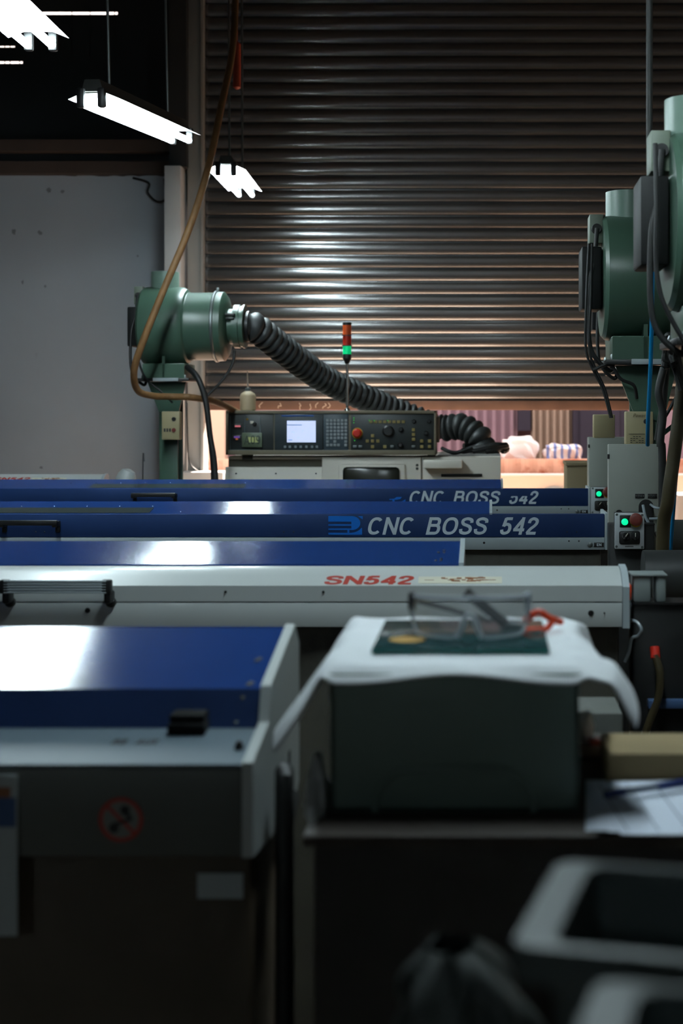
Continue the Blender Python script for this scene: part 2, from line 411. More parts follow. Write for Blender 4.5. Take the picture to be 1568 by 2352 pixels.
for sx in (690, 712, 726, 742, 752, 880, 598, 640):
    pts = [(fx(sx+random.uniform(-3, 12)*t, SH_Y), SH_Y-.0315, fz(939-13*t+random.uniform(-3, 3), SH_Y)) for t in (0, .35, .7, 1)]
    m.tube(pts, .0022, 5, 4)
m.build('scratch', low_wall_m, br)
struct('wall_shutter_back', MB().box(-2.2, 3.1, 10.66, 10.7, fz(930, 10.6), 5.6), dark_clad)

# ================================================================== THE YARD OUTSIDE
def corr(x0, x1, Y, z0, z1, n, d=.05):
    m = MB(); bm = m.bm; cols = []
    for i in range(n*4+1):
        x = x0+(x1-x0)*i/(n*4); y = Y-(d if (i % 4) in (1, 2) else 0)
        cols.append((bm.verts.new((x, y, z0)), bm.verts.new((x, y, z1))))
    for a, b in zip(cols, cols[1:]): bm.faces.new((a[0], b[0], b[1], a[1]))
    e = [(x0, Y), (x1, Y)]
    m.box(x0, x1, Y+.01, Y+.12, z0, z1); return m
YW = 16.5
struct('wall_yard', MB().box(-14, 14, YW+.2, YW+.4, 0, 3.6), purple_wall)
tag(corr(fx(900, YW), fx(1188, YW), YW, 0, 3.4, 14).build('sheet_fence', purple_wall, smooth=False), 'violet grey corrugated sheet fence across the yard, behind the bent duct', 'fence')
tag(corr(fx(1219, YW), fx(1313, YW), YW-.02, 0, 3.4, 6).build('sheet_fence', yellow_wall, smooth=False), 'yellowish grey corrugated sheet between two dark doors across the yard', 'fence')
tag(MB().box(fx(1189, YW), fx(1218, YW), YW-.08, YW+.205, fz(990, YW), 3.2, .01).build('shutter_hatch', navy_wall, smooth=False), 'narrow dark navy hatch in the far yard fence', 'hatch')
tag(MB().box(fx(1314, YW), fx(1440, YW), YW-.1, YW+.1, 0, 3.2, .01).box(fx(1330, YW), fx(1420, YW), YW-.13, YW-.1, .1, 3.0, .01).build('yard_door', navy_wall, smooth=False), 'dark navy yard door right of the yellowish sheet', 'door')
tag(MB().box(fx(480, YW), fx(520, YW), YW-.1, YW+.1, 0, 3.0, .01).build('door_post', low_wall_m, smooth=False), 'pale post across the yard seen left of the lathe panel', 'post')
yl = 13.4
struct('wall_low', MB().box(-6, 6, yl, yl+.2, -.01, fz(1092, yl), .01), low_wall_m)
r = thing('yard_rail', 'white pipe rail along the top of the pale low yard wall', 'rail', (0, yl, 0))
MB().cyl((-5.9, yl-.02, fz(1090, yl)), (5.9, yl-.02, fz(1090, yl)), .012, 12).build('pipe', sack_m, r)
tag(corr(-5.5, 5.5, yl+.32, 0, fz(1054, yl+.4), 70, .03).build('rusty_sheet', rust_wall, smooth=False), 'rust streaked corrugated sheet standing behind the low yard wall', 'sheet')
m = MB().lathe([(0, .20), (.08, .20), (.10, .18)], (fx(1272, yl), yl+.002, fz(1165, yl)), (0, -1, 0), 32)
tag(m.build('wheel', guide_grey), 'round grey cover leaning on the pale yard wall', 'cover')
tag(MB().box(fx(1553, 12.6), fx(1600, 12.6), 12.5, 12.8, 0, fz(1134, 12.6), .02).build('meter_box', guide_grey), 'small grey box against the pale yard wall, far right', 'box')
def sack(name, px0, px1, py0, py1, Y, seed, m_, label):
    rnd = random.Random(seed); x0, x1, z0, z1 = fx(px0, Y), fx(px1, Y), fz(py1, Y), fz(py0, Y)
    m = MB(); bmesh.ops.create_icosphere(m.bm, subdivisions=4, radius=1)
    ph = [rnd.uniform(0, 6) for _ in range(9)]
    for v in m.bm.verts:
        c = v.co.copy(); d = 1+.10*math.sin(4*c.x+ph[0])*math.sin(3*c.z+ph[1])+.07*math.sin(9*c.x+6*c.z+ph[2])+.05*math.sin(13*c.y+7*c.z+ph[3])
        e = lambda q: math.copysign(abs(q)**.6, q)
        v.co = Vector(((x0+x1)/2+e(c.x)*d*(x1-x0)/2, Y+e(c.y)*d*.25, (z0+z1)/2+e(c.z)*(z1-z0)/2*(d if c.z > 0 else 1)))
    return tag(m.build(name, m_), label, 'sack')
# striped cloth material for the second sack
sm = mat('striped sack cloth', (232, 224, 222), .9, var=.05)
nt = sm.node_tree; b = nt.nodes['Principled BSDF']; tcn = nt.nodes.new('ShaderNodeTexCoord'); wv = nt.nodes.new('ShaderNodeTexWave'); wv.inputs['Scale'].default_value = 4.5; wv.inputs['Distortion'].default_value = 2.5
nt.links.new(tcn.outputs['Object'], wv.inputs['Vector']); rp = nt.nodes.new('ShaderNodeValToRGB'); rp.color_ramp.elements[0].position = .55; rp.color_ramp.elements[0].color = rgb(234, 226, 224); rp.color_ramp.elements[1].position = .8; rp.color_ramp.elements[1].color = rgb(120, 140, 196)
nt.links.new(wv.outputs['Fac'], rp.inputs[0]); nt.links.new(rp.outputs['Color'], b.inputs['Base Color'])
ys = yl+.85
zs = fz(1056, ys)
sack('sack', 1150, 1230, 1004, 1060, ys, 1, sack_m, 'plump white sack on the rusty sheet outside, left of the striped one')
sack('sack', 1250, 1336, 1020, 1060, ys, 5, sm, 'low blue and white striped sack lying outside on the rusty sheet')
tag(MB().box(fx(1140, ys), fx(1345, ys), ys-.32, ys+.32, fz(1062, ys)-.05, fz(1061, ys), .005).box(fx(1150, ys), fx(1156, ys), ys-.25, ys+.25, 0, fz(1060, ys)).box(fx(1330, ys), fx(1336, ys), ys-.25, ys+.25, 0, fz(1060, ys)).build('yard_table', rust_wall), 'rusty table outside under the two sacks', 'table')

# ================================================================== CEILING LAMPS
def make_lamp():
    t = thing('fluorescent_lamp', '', 'lamp', (0, 0, 0), 'hanging twin tube lamps')
    # origin at tube height; the lamp runs along +Y, 1.2 m long
    MB().prism([(0, 0)]*0 or [(-.6, 0)], 0, 0) if False else None
    m = MB(); bm = m.bm
    sec = [(-.105, .022), (-.05, .044), (.05, .044), (.105, .022)]
    a = [bm.verts.new((x, -.585, z)) for x, z in sec]; b = [bm.verts.new((x, .585, z)) for x, z in sec]
    for i in range(3): bm.faces.new((a[i], b[i], b[i+1], a[i+1]))
    solid(bm, .0015)
    m.build('reflector', refl_m, t, smooth=False)
    h = MB(); sec = [(-.045, .048), (-.03, .095), (.03, .095), (.045, .048)]
    bm = h.bm; a = [bm.verts.new((x, -.60, z)) for x, z in sec]; b = [bm.verts.new((x, .60, z)) for x, z in sec]
    for i in range(4): bm.faces.new((a[i], a[(i+1) % 4], b[(i+1) % 4], b[i]))
    bm.faces.new(a); bm.faces.new(b[::-1])
    h.build('housing', fixture_m, t, smooth=False)
    for s in (-1, 1):
        MB().lathe([(-.598, .010), (-.595, .0135), (.595, .0135), (.598, .010)], (s*.042, 0, 0), (0, 1, 0), 16).build('tube', tube_m, t)
        for e in (-1, 1):
            k = MB().box(s*.042-.016, s*.042+.016, e*.612-.014, e*.612+.014, -.018, .06, .008)
            k.build('lamp_socket', black, t)
    for e in (-.40, .40):
        MB().cyl((0, e, .09), (0, e, 2.65), .006, 8).build('hanger_rod', galv, t)
    return t
lamp = make_lamp()
def place(o, x0, y0, z0, x1, y1, z1):
    d = Vector((x1-x0, y1-y0, z1-z0)); o.location = ((x0+x1)/2, (y0+y1)/2, (z0+z1)/2)
    o.rotation_euler = (math.atan2(d.z, math.hypot(d.x, d.y)), 0, math.atan2(-d.x, d.y))
yn, yf = 5.6, 6.8
place(lamp, fx(212, yn), yn, fz(238, yn), fx(415, yf), yf, fz(323, yf))
lamp['label'] = 'twin tube lamp in front of the bare dark wall, middle of the hanging row'
l2 = dup(lamp, (0, 0, 0)); yn, yf = 7.9, 9.05
place(l2, fx(520, yn), yn, fz(398, yn), fx(563, yf), yf, fz(447, yf)); l2['label'] = 'farthest twin tube lamp, hanging before the roller shutter'
l3 = dup(lamp, (0, 0, 0)); yn, yf = 3.75, 4.95
place(l3, -1.52, yn, 2.86, fx(92, yf), yf, fz(104, yf)); l3['label'] = 'nearest twin tube lamp, only its far end in view at the top left corner'
l4 = dup(lamp, (0, 0, 0)); place(l4, .05, 1.72, 2.95, .05, 2.92, 2.95); l4['label'] = 'twin tube lamp hanging above the towel covered crate, out of view'
l5 = dup(lamp, (0, 0, 0)); place(l5, -1.3, -5.0, 2.9, -1.3, -3.8, 2.9); l5['label'] = 'twin tube fill lamp added far behind the camera, out of view'  # unseen extra lamp, added as weak fill on surfaces facing the camera


# ================================================================== BAR FEEDERS WITH BLUE FRONTS
def handle_bridge(par, x0, x1, Y, zc, out=.035, m_=None):
    m = MB().box(x0, x1, Y-out-.010, Y-out+.004, zc-.004, zc+.014, .003)
    for x in (x0, x1-.018):
        m.box(x, x+.018, Y-out-.008, Y+.001, zc-.010, zc+.010, .003).box(x+.001, x+.017, Y-.008, Y+.001, zc-.03, zc+.008, .003)
    return m.build('handle', m_ or black, par)
def blue_feeder(xo, Yf, label, peeled):
    t = thing('bar_feeder', label, 'machine', (xo, Yf, 0))
    zt = EYE-.36; L = .18; tl = .176
    X = lambda v: xo+v
    xe = .40
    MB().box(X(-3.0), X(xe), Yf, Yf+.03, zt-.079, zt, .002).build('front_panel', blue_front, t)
    MB().box(X(-3.0), X(xe), Yf-.002, Yf+.05, zt-.122, zt-.0805, .002).build('lower_panel', silver, t)
    MB().box(X(xe+.001), X(xe+.012), Yf-.006, Yf+.2, zt-.122, zt+.004, .002).build('end_plate', silver, t)
    MB().box(X(-3.0), X(xe-.01), Yf+.03, Yf+.36, .06, zt-.12, .01).box(X(-2.6), X(-2.3), Yf+.05, Yf+.34, 0, .07).box(X(0), X(.3), Yf+.05, Yf+.34, 0, .07).build('base', olive, t)
    lid = MB().prism([(Yf+.002, zt+.0005), (Yf+.002+L, zt+.0005+tl*L), (Yf+L+.03, zt+.02), (Yf+L+.03, zt-.118), (Yf+.03, zt-.118), (Yf+.03, zt-.003)], X(-3.0), X(.005))
    lid = lid.build('lid', blue_lid, t, smooth=False)
    MB().prism([(Yf, zt-.001), (Yf, zt+.004), (Yf+L+.004, zt+.006+tl*L), (Yf+L+.034, zt+.02), (Yf+L+.034, zt-.118), (Yf+.035, zt-.118)], X(.006), X(.015)).build('lid_end_plate', silver, t, smooth=False)
    # long inset window near the lid's front edge
    def onlid(x, d, h=.0008): return (X(x), Yf+.002+d, zt+.0005+tl*d+h)
    w = MB(); bm = w.bm
    vs = [bm.verts.new(onlid(*p)) for p in ((-1.87, .012), (-1.165, .012), (-1.165, .085), (-1.87, .085))]; bm.faces.new(vs)
    solid(bm, .0006)
    w.build('lid_window', mat('smoky window', (54, 60, 58), .12, var=.1), lid, smooth=False)
    dots('rivet', [(Vector(onlid(-1.98+.115*i, .108 if i < 8 else .03)), (0, -tl, 1), [(0, .0028), (.001, .0018)]) for i in range(9)], steel, lid)
    handle_bridge(t, X(-1.665), X(-1.465), Yf, zt-.032)
    # lettering
    def cut_peel(bm):
        def rm(f): bmesh.ops.delete(bm, geom=[x for x in bm.faces if f(x.calc_center_median())], context='FACES')
        for co, no in (((0, .60, 0), (0, 1, 0)), ((.76, 0, 0), (1, 0, 0)), ((.936, 0, 0), (1, 0, 0)), ((.0, .42, 0), (0, 1, 0)), ((.52, 0, 0), (1, 0, 0))):
            bmesh.ops.bisect_plane(bm, geom=bm.verts[:]+bm.edges[:]+bm.faces[:], plane_co=co, plane_no=no)
        bmesh.ops.triangulate(bm, faces=bm.faces[:])
        rm(lambda c: .76 < c.x < .936 and c.y > .60)
    text('lettering', 'CNC BOSS 542', X(-.411), X(.175), zt-.0405, .060, Yf, letter_w, t, shear=.22, bold=.165, wspace=.62, cut=cut_peel if peeled else None)
    lx0, lx1, lz0, lz1 = X(-.547), X(-.429), zt-.0705, zt-.0065
    def LP(u, v): return (lx0+(lx1-lx0)*u, lz0+(lz1-lz0)*v)
    lg = MB()
    if not peeled:
        arc = lambda cx, cz, rx, rz, a0, a1, n: [(cx+rx*math.cos(math.radians(a0+(a1-a0)*i/n)), cz+rz*math.sin(math.radians(a0+(a1-a0)*i/n))) for i in range(n+1)]
        big = [(.0, 1.0), (.0, .70), (.67, .70), (.67, .25)]+arc(.68, .625, .25, .375, -90, 90, 14)
        lg.slab([LP(*p) for p in big], Yf-.0012, Yf-.0002)
        for a, b_, xe_ in ((.485, .56, .68), (.26, .335, .68)): lg.slab([LP(0, a), LP(xe_, a), LP(xe_, b_), LP(0, b_)], Yf-.0012, Yf-.0002)
        lg.slab([LP(.555, .08), LP(.61, .08), LP(.61, .28), LP(.555, .28)], Yf-.0012, Yf-.0002)
        lg.slab([LP(0, 0), LP(.98, 0)]+[LP(.98, .38)]+[LP(*p) for p in arc(.62, .52, .36, .42, -25, -90, 8)]+[LP(0, .11)], Yf-.0012, Yf-.0002)
        lg.slab([LP(.86, 1), LP(1.0, 1), LP(1.0, .82)], Yf-.0012, Yf-.0002)
    else:
        lg.slab([LP(.38, .30), LP(.64, .30), LP(.80, .36), LP(.86, .5), LP(.66, .5), LP(.56, .38), LP(.38, .36)], Yf-.0012, Yf-.0002)
        lg.slab([LP(.50, .08), LP(.58, .08), LP(.58, .34), LP(.50, .34)], Yf-.0012, Yf-.0002)
        lg.slab([LP(.80, .12), LP(1, .12), LP(1, .34)], Yf-.0012, Yf-.0002)
    lg.build('emblem', logo_b, t, smooth=False)
    dots('screw', [((X(x), Yf-.0015, zt-.098+(.006 if x > .2 else 0)), (0, -1, 0), [(0, r_), (.002, r_*.6)]) for x, r_ in ((-.013, .0045), (.278, .003), (.312, .003))]
         + [((X(x), Yf, zt-.061), (0, -1, 0), [(0, .0025), (.001, .0015)]) for x in (.272, .305, -.70, -.666, -1.55, -1.52)], black, t)
    MB().lathe([(0, .0085), (.006, .0085), (.008, .005)], (X(.350), Yf-.002, zt-.104), (0, -1, 0), 20).build('knob', galv, t)
    MB().box(X(.364), X(.398), Yf-.005, Yf-.001, zt-.112, zt-.097, .001).build('label_plate', black, t)
    text('plate_lettering', 'EN', X(.373), X(.389), zt-.1045, .009, Yf-.0055, letter_w, t)
    return t
fA = blue_feeder(0.0, 4.88, 'blue fronted feeder with complete white lettering and a striped emblem', False)
fB = blue_feeder(0.055, 6.46, 'blue fronted feeder whose white lettering has peeling digits, before the lathe', True)

# ================================================================== WHITE FEEDERS WITH RED LETTERING
def white_feeder(xo, Yf, label, lid_on, right=.31, left=-2.9):
    t = thing('bar_feeder', label, 'machine', (xo, Yf, 0)); X = lambda v: xo+v; z0 = EYE
    body = [(Yf, z0-.4325), (Yf, z0-.397), (Yf+.035, z0-.378), (Yf+.055, z0-.3692), (Yf+.08, z0-.3645), (Yf+.10, z0-.3635), (Yf+.10, z0-.4325)]
    MB().prism(body, X(left), X(right-.008)).build('cover', ivory, t, ang=15)
    MB().box(X(left), X(right-.008), Yf, Yf+.06, z0-.490, z0-.4358, .0015).build('lower_panel', ivory, t)
    cap = [(Yf-.006, z0-.492), (Yf-.006, z0-.399), (Yf+.006, z0-.386), (Yf+.03, z0-.371), (Yf+.055, z0-.3635), (Yf+.10, z0-.359), (Yf+.12, z0-.375), (Yf+.12, z0-.492)]
    MB().prism(cap, X(right-.007), X(right+.008)).build('end_cap', silver, t, ang=40)
    MB().box(X(left), X(right-.01), Yf+.05, Yf+.36, .06, z0-.47, .01).box(X(left+.3), X(left+.6), Yf+.06, Yf+.34, 0, .07).box(X(-.2), X(.15), Yf+.06, Yf+.34, 0, .07).build('base', olive, t)
    if lid_on:
        zl = z0-.36; ys_ = Yf+.105
        lid = MB().prism([(ys_, zl), (ys_+.2, zl+.035), (ys_+.22, zl), (ys_+.22, zl-.1), (ys_, zl-.1)], X(left), X(-.068)).build('lid', blue_lid, t, smooth=False)
        MB().prism([(ys_-.004, zl-.002), (ys_-.004, zl+.004), (ys_+.205, zl+.042), (ys_+.226, zl), (ys_+.226, zl-.1), (ys_, zl-.1)], X(-.0675), X(-.056)).build('lid_end_plate', silver, t, smooth=False)
        dots('bolt', [((X(x), ys_+d, zl+.175*d), (0, -.175, 1), [(0, .004), (.0015, .003)]) for x, d in ((-.105, .10), (-.105, .118), (-.11, .03), (-.11, .045), (-.118, .10), (-.122, .03))], black, lid)
    # lettering lies on the sloped upper face of the cover
    tilt = math.atan2(.035, .019); hl = math.hypot(.035, .019)
    yc, zc = Yf+.0185, z0-.3870
    text('lettering', 'SN542', X(-.369), X(-.167), zc, hl*.86, yc, letter_r, t, shear=.10, bold=.20, gap=.08, tilt=tilt)
    R = Matrix.Rotation(-tilt, 3, 'X')
    def patch(u0, u1, v0, v1, h): # rectangle lying on the sloped face
        bm = bmesh.new(); vs = []
        for u, v in ((u0, v0), (u1, v0), (u1, v1), (u0, v1)):
            p = R @ Vector((0, -h, v)); vs.append(bm.verts.new((X(u), yc+p.y, zc+p.z)))
        bm.faces.new(vs); solid(bm, .0004); m = MB(); m.bm.free(); m.bm = bm; return m
    st = patch(-.157, .032, -.013, .013, .0006).build('sticker', sticker, t, smooth=False)
    sm_ = MB(); rr = random.Random(3)
    for i in range(26):
        u = -.11+.10*rr.random()+(.0 if i % 3 else .0); v = rr.uniform(-.007, .006); ll_ = rr.uniform(.004, .02)
        q = patch(u, u+ll_, v, v+rr.uniform(.002, .006), .0011); sm_._merge(q.bm)
    for u0, u1 in ((-.143, -.122), (-.01, .018)):
        q = patch(u0, u1, -.001, .0008, .0011); sm_._merge(q.bm)
    sm_.build('stain', rust_ink, st, smooth=False)
    # handle with ribbed bar and black end brackets
    hx0, hx1 = X(-1.083), X(-.835); hz = z0-.398
    hb = MB()
    for k in range(5): hb.box(hx0+.01, hx1-.01, Yf-.047-.003, Yf-.038, hz-.010+.006*k, hz-.0055+.006*k, .001)
    hb.box(hx0+.01, hx1-.01, Yf-.045, Yf-.034, hz-.010, hz+.018, .001)
    hnd = hb.build('handle', silver, t)
    for x in (hx0, hx1-.022):
        MB().box(x, x+.022, Yf-.050, Yf-.03, hz-.011, hz+.020, .004).box(x+.003, x+.019, Yf-.04, Yf+.0, hz-.035, hz-.008, .005).lathe([(0, .011), (.012, .011), (.016, .007)], (x+.011, Yf, hz-.035), (0, -1, 0), 16).build('handle_bracket', black, hnd)
    dots('screw', [((X(x), Yf, z0+z), (0, -1, 0), [(0, r_), (.003, r_*.75)]) for x, z, r_ in ((-.59, -.411, .0032), (-.37, -.411, .0032), (-.90, -.4525, .0062), (.232, -.4585, .0068), (.262, -.4585, .002))], black, t)
    return t
fS = white_feeder(0.0, 3.2, 'white feeder with red lettering and black handle, behind the towel', True)
fF = white_feeder(-2.06-.31, 7.87, 'white feeder with red lettering far off before the plastered wall', False, right=.235, left=-2.1)
tag(MB().lathe([(0, .055), (.02, .055), (.05, .05), (.075, .035), (.085, .01)], (fx(278, 7.85), 7.85+.07, fz(1112, 7.85)), (.35, 0, 1), 24).box(fx(262, 7.85), fx(296, 7.85), 7.8, 8.0, .0, fz(1108, 7.85)).build('rounded_cover', ivory), 'rounded white cap beside the far white feeder, left of the green stand', 'cover')

# ================================================================== NEAREST BLUE FEEDER
Y0 = 1.83; z0 = EYE
def zz(py, Y): return fz(py, Y)
P1 = (2.05, zz(1440, 2.05)); P2 = (1.83, zz(1582, 1.83)); P3 = (1.812, zz(1672, 1.812)); P4 = (1.69, zz(1756, 1.69)); P5 = (1.69, zz(1968, 1.69))
t = thing('bar_feeder', 'nearest blue feeder with a pale sill and a red prohibition sign', 'machine', (-.28, 1.69, 0))
xr = -.292; xl = -2.3
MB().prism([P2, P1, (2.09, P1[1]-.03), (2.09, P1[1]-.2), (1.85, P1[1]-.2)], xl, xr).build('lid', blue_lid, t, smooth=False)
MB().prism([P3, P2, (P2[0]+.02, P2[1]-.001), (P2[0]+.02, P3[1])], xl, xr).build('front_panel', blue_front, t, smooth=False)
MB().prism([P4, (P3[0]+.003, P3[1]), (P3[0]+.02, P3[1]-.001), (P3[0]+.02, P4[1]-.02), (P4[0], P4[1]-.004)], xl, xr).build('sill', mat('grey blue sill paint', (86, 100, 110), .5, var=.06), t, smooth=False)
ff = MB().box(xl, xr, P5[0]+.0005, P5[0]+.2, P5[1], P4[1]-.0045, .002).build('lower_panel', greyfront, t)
MB().box(xl, xr+.004, 1.73, 2.06, .05, P5[1]-.002, .006).box(xl+.1, xl+.4, 1.75, 2.0, 0, .06).box(-.7, -.4, 1.75, 2.0, 0, .06).build('base', mat('brown machine base', (74, 62, 48), .6, var=.15), t)
ep = [(P5[0]-.003, P5[1]+.0), (P4[0]-.004, P4[1]+.003), (P3[0]-.002, P3[1]+.008), (P2[0]-.004, P2[1]+.005), (P1[0]+.004, P1[1]+.004), (2.10, P1[1]-.03), (2.10, zz(1800, 2.08)), (2.03, zz(1905, 1.95))]
MB().prism(ep, xr+.0005, xr+.0135).build('end_plate', ivory, t, smooth=False)
sl = MB()
for py0, py1 in ((1725, 1790), (1800, 1850)): sl.box(xr+.0132, xr+.015, 1.985, 2.0, fz(py1, 1.99), fz(py0, 1.99), .0005)
sl.build('slot', black, t)
def lidpt(d, px, h=0):
    y = P2[0]+(P1[0]-P2[0])*d; zv = P2[1]+(P1[1]-P2[1])*d; return Vector((fx(px, y), y, zv+h))
dots('bolt', [(lidpt(d, px), (0, -.17, 1), [(0, .004), (.002, .003)]) for d, px in ((.45, 596), (.05, 571), (.42, 590), (.08, 577))], black, t)
for fr, px in ((.22, 557), (.85, 542)):
    y = P2[0]+(P3[0]-P2[0])*fr; dots('rivet', [((fx(px, y), y-.0005, P2[1]+(P3[1]-P2[1])*fr), (0, -1, 0), [(0, .003), (.001, .002)])], steel, t)
lt = mat('matt black rubber', (14, 14, 14), .8, spec=.2)
lz0_ = P3[1]-.004; lz1_ = zz(1643, 1.785); lzm = (lz0_+lz1_)/2
MB().box(fx(384, 1.785), fx(470, 1.785), 1.783, 1.835, lz0_, lzm+.002, .003).box(fx(387, 1.785), fx(467, 1.785), 1.788, 1.835, lzm, lz1_, .003).build('latch', lt, t)
MB().lathe([(0, .006), (.006, .005), (.010, .0025)], (fx(549, 1.74), 1.74, (P3[1]+P4[1])/2-.001), (0, -.2, 1), 16).build('knob', black, t)
sil_t = math.atan2(P3[0]-P4[0], P3[1]-P4[1])
text('sill_lettering', 'RS  AUX', fx(250, 1.747), fx(358, 1.747), P4[1]+(P3[1]-P4[1])*.6, .018, P4[0]+(P3[0]-P4[0])*.6, dark_ink, t, shear=.2, bold=.2, tilt=sil_t)
# prohibition sign: pale disc, red ring and bar, dark hand-and-gear pictogram
sx, sz, sr = fx(278, 1.69), fz(1882, 1.69), 51*1.69/FPX
sg = MB().lathe([(0, sr*.96), (.0006, sr*.96)], (sx, 1.69, sz), (0, -1, 0), 40).build('sign_disc', mat('pale sign', (128, 130, 126), .6, var=.05), t)
rg = MB(); nseg = 48; bm = rg.bm; ro, ri = sr, sr*.82
va = [(bm.verts.new((sx+ro*math.cos(a), 1.6886, sz+ro*math.sin(a))), bm.verts.new((sx+ri*math.cos(a), 1.6886, sz+ri*math.sin(a)))) for a in [2*PI*i/nseg for i in range(nseg)]]
for i in range(nseg):
    a, b_ = va[i], va[(i+1) % nseg]; bm.faces.new((a[0], b_[0], b_[1], a[1]))
rg.box(sx-sr*.9, sx+sr*.9, 1.6884, 1.6888, sz-sr*.08, sz+sr*.08, rot=(0, math.radians(45), 0))
rg.build('red_ring', mat('faded red print', (176, 60, 44), .6, var=.1), sg, smooth=False)
pg = MB()
pg.lathe([(0, sr*.22), (.0002, sr*.22)], (sx+sr*.18, 1.6893, sz+sr*.42), (0, -1, 0), 20).lathe([(0, sr*.24), (.0002, sr*.24)], (sx-sr*.32, 1.6893, sz-sr*.38), (0, -1, 0), 10)
pg.tube([(sx+sr*.15, 1.6892, sz+sr*.3), (sx+sr*.45, 1.6892, sz+sr*.05), (sx+sr*.1, 1.6892, sz-sr*.1), (sx-sr*.25, 1.6892, sz-sr*.2)], .0022, 6, 4)
pg.build('pictogram', dark_ink, sg)
tag(MB().box(fx(452, 1.725), fx(557, 1.725), 1.7275, 1.7297, fz(2066, 1.725), fz(2008, 1.725), .0004).build('blank_label', sticker_w, None, smooth=False), 'blank white label stuck on the nearest machine base', 'label')
pt = thing('notice_sheet', 'printed notice sheet hanging on the nearest machine at the left edge', 'sheet', (fx(0, 1.685), 1.685, fz(2150, 1.685)))
MB().box(fx(-120, 1.685), fx(40, 1.685), 1.6845, 1.687, fz(2150, 1.685), fz(1780, 1.685), .0005).build('paper', sticker_w, pt, smooth=False)
MB().box(fx(-110, 1.684), fx(36, 1.684), 1.684, 1.6844, fz(1900, 1.684), fz(1832, 1.684)).build('blue_print', mat('blue print', (70, 96, 140), .7), pt, smooth=False)
MB().box(fx(-110, 1.684), fx(24, 1.684), 1.684, 1.6844, fz(1832, 1.684), fz(1808, 1.684)).build('brown_print', mat('brown print', (150, 100, 70), .7), pt, smooth=False)
tag(MB().tube([(fx(668, 1.9), 1.90, fz(1850, 1.86)), (fx(660, 1.86), 1.84, fz(1880, 1.84)), (fx(658, 1.8), 1.78, fz(1930, 1.78)), (fx(655, 1.76), 1.76, 0)], .012, 12).build('cable', rubber), 'thick black cable dropping beside the nearest machine end', 'cable')

# ================================================================== LATHE
YL = 8.3
t = thing('lathe', 'cream lathe with a long dark control panel and small door window', 'machine', (-.72, YL, 0))
LX = lambda p: fx(p, YL)
LZ = lambda p: fz(p, YL)
MB().box(LX(515), LX(1150), YL+.12, YL+1.0, .05, LZ(1049), .01).box(LX(520), LX(738), YL+.08, YL+.5, LZ(1056), LZ(1049), .004).build('body', cream, t)
MB().box(LX(517), LX(737), YL+.115, YL+.125, LZ(1075), LZ(1056)).build('recess', mat('recess grey', (120, 116, 104), .6), t, smooth=False)
lp = MB(); bmv = [(YL+.03, LZ(1140)), (YL+.09, LZ(1074)), (YL+.15, LZ(1074)), (YL+.15, LZ(1140))]
lp.prism(bmv, LX(511), LX(736)); lp.build('sloped_cover', cream, t, smooth=False)
dots('screw', [((LX(p), YL+.072, LZ(1089)), (0, -1, .7), [(0, .005), (.003, .004)]) for p in (537, 629, 722)], black, t)
d = MB().box(LX(737), LX(966), YL+.04, YL+.13, .5, LZ(1050), .008).box(LX(776), LX(930), YL+.015, YL+.05, .55, LZ(1066), .012)
door_l = d.build('door', cream, t)
MB().box(LX(787), LX(917), YL+.008, YL+.02, LZ(1165), LZ(1073), .02).build('window', mat('oily window', (40, 40, 32), .2, var=.5, vscale=14), door_l)
MB().lathe([(0, .008), (.004, .006)], (LX(957), YL+.04, LZ(1069)), (0, -1, 0), 12).lathe([(0, .008), (.004, .006)], (LX(957), YL+.04, LZ(1077)), (0, -1, 0), 12).build('button', black, door_l)
s_ = MB().box(LX(968), LX(1150), YL+.06, YL+.13, .5, LZ(1050), .006).build('side_panel', cream, t)
MB().box(LX(973), LX(1061), YL-.06, YL+.07, LZ(1075), LZ(1056), .006).build('hood_box', cream, s_)
MB().box(LX(1012), LX(1107), YL+.05, YL+.07, LZ(1096), LZ(1089), .002).build('vent', black, s_)
MB().box(LX(1003), LX(1150), YL+.13, YL+.99, LZ(1049), LZ(1047.5)).build('top_plate', guide_grey, t, smooth=False)
# control panel
cp = MB()
x0, x1, z0_, z1_ = LX(518), LX(1001), LZ(1045), LZ(943)
cp.box(x0, x1, YL+.02, YL+.22, z0_, z1_, .004)
cp.box(x0, x1, YL, YL+.03, z1_-.018, z1_, .003).box(x0, x1, YL, YL+.03, z0_, z0_+.028, .003).box(x0, x0+.014, YL, YL+.03, z0_, z1_, .003).box(x1-.012, x1, YL, YL+.03, z0_, z1_, .003)
CPn = cp.build('control_panel', panel_frame, t)
MB().box(LX(1000), LX(1007), YL+.06, YL+.18, LZ(1017), LZ(958), .003).build('side_bracket', panel_frame, CPn)
MB().box(LX(552), LX(575), YL+.06, YL+.10, LZ(1056), LZ(1044)).build('panel_foot', olive, CPn); MB().box(LX(980), LX(998), YL+.1, YL+.16, LZ(1051), LZ(1044)).build('panel_foot', olive, CPn)
def plate(n, a, b_, c, d_, dep, m_, par=CPn): return MB().box(LX(a), LX(b_), YL+.016-dep, YL+.022, LZ(d_), LZ(c), .002).build(n, m_, par)
plate('left_plate', 524, 627, 951, 1038, .002, panel_dark)
plate('screen_bezel', 630, 741, 950, 1038, .008, mat('bezel', (44, 52, 56), .4, var=.05))
plate('keypad_plate', 742, 799, 950, 1038, .006, mat('keypad plate', (64, 76, 84), .4, var=.05))
plate('right_plate', 805, 996, 951, 1036, .002, panel_dark)
yb = YL+.008
MB().box(LX(658.5), LX(724.5), YL+.004, YL+.009, LZ(1016), LZ(966.5), .001).build('screen', screen_m, CPn, smooth=False)
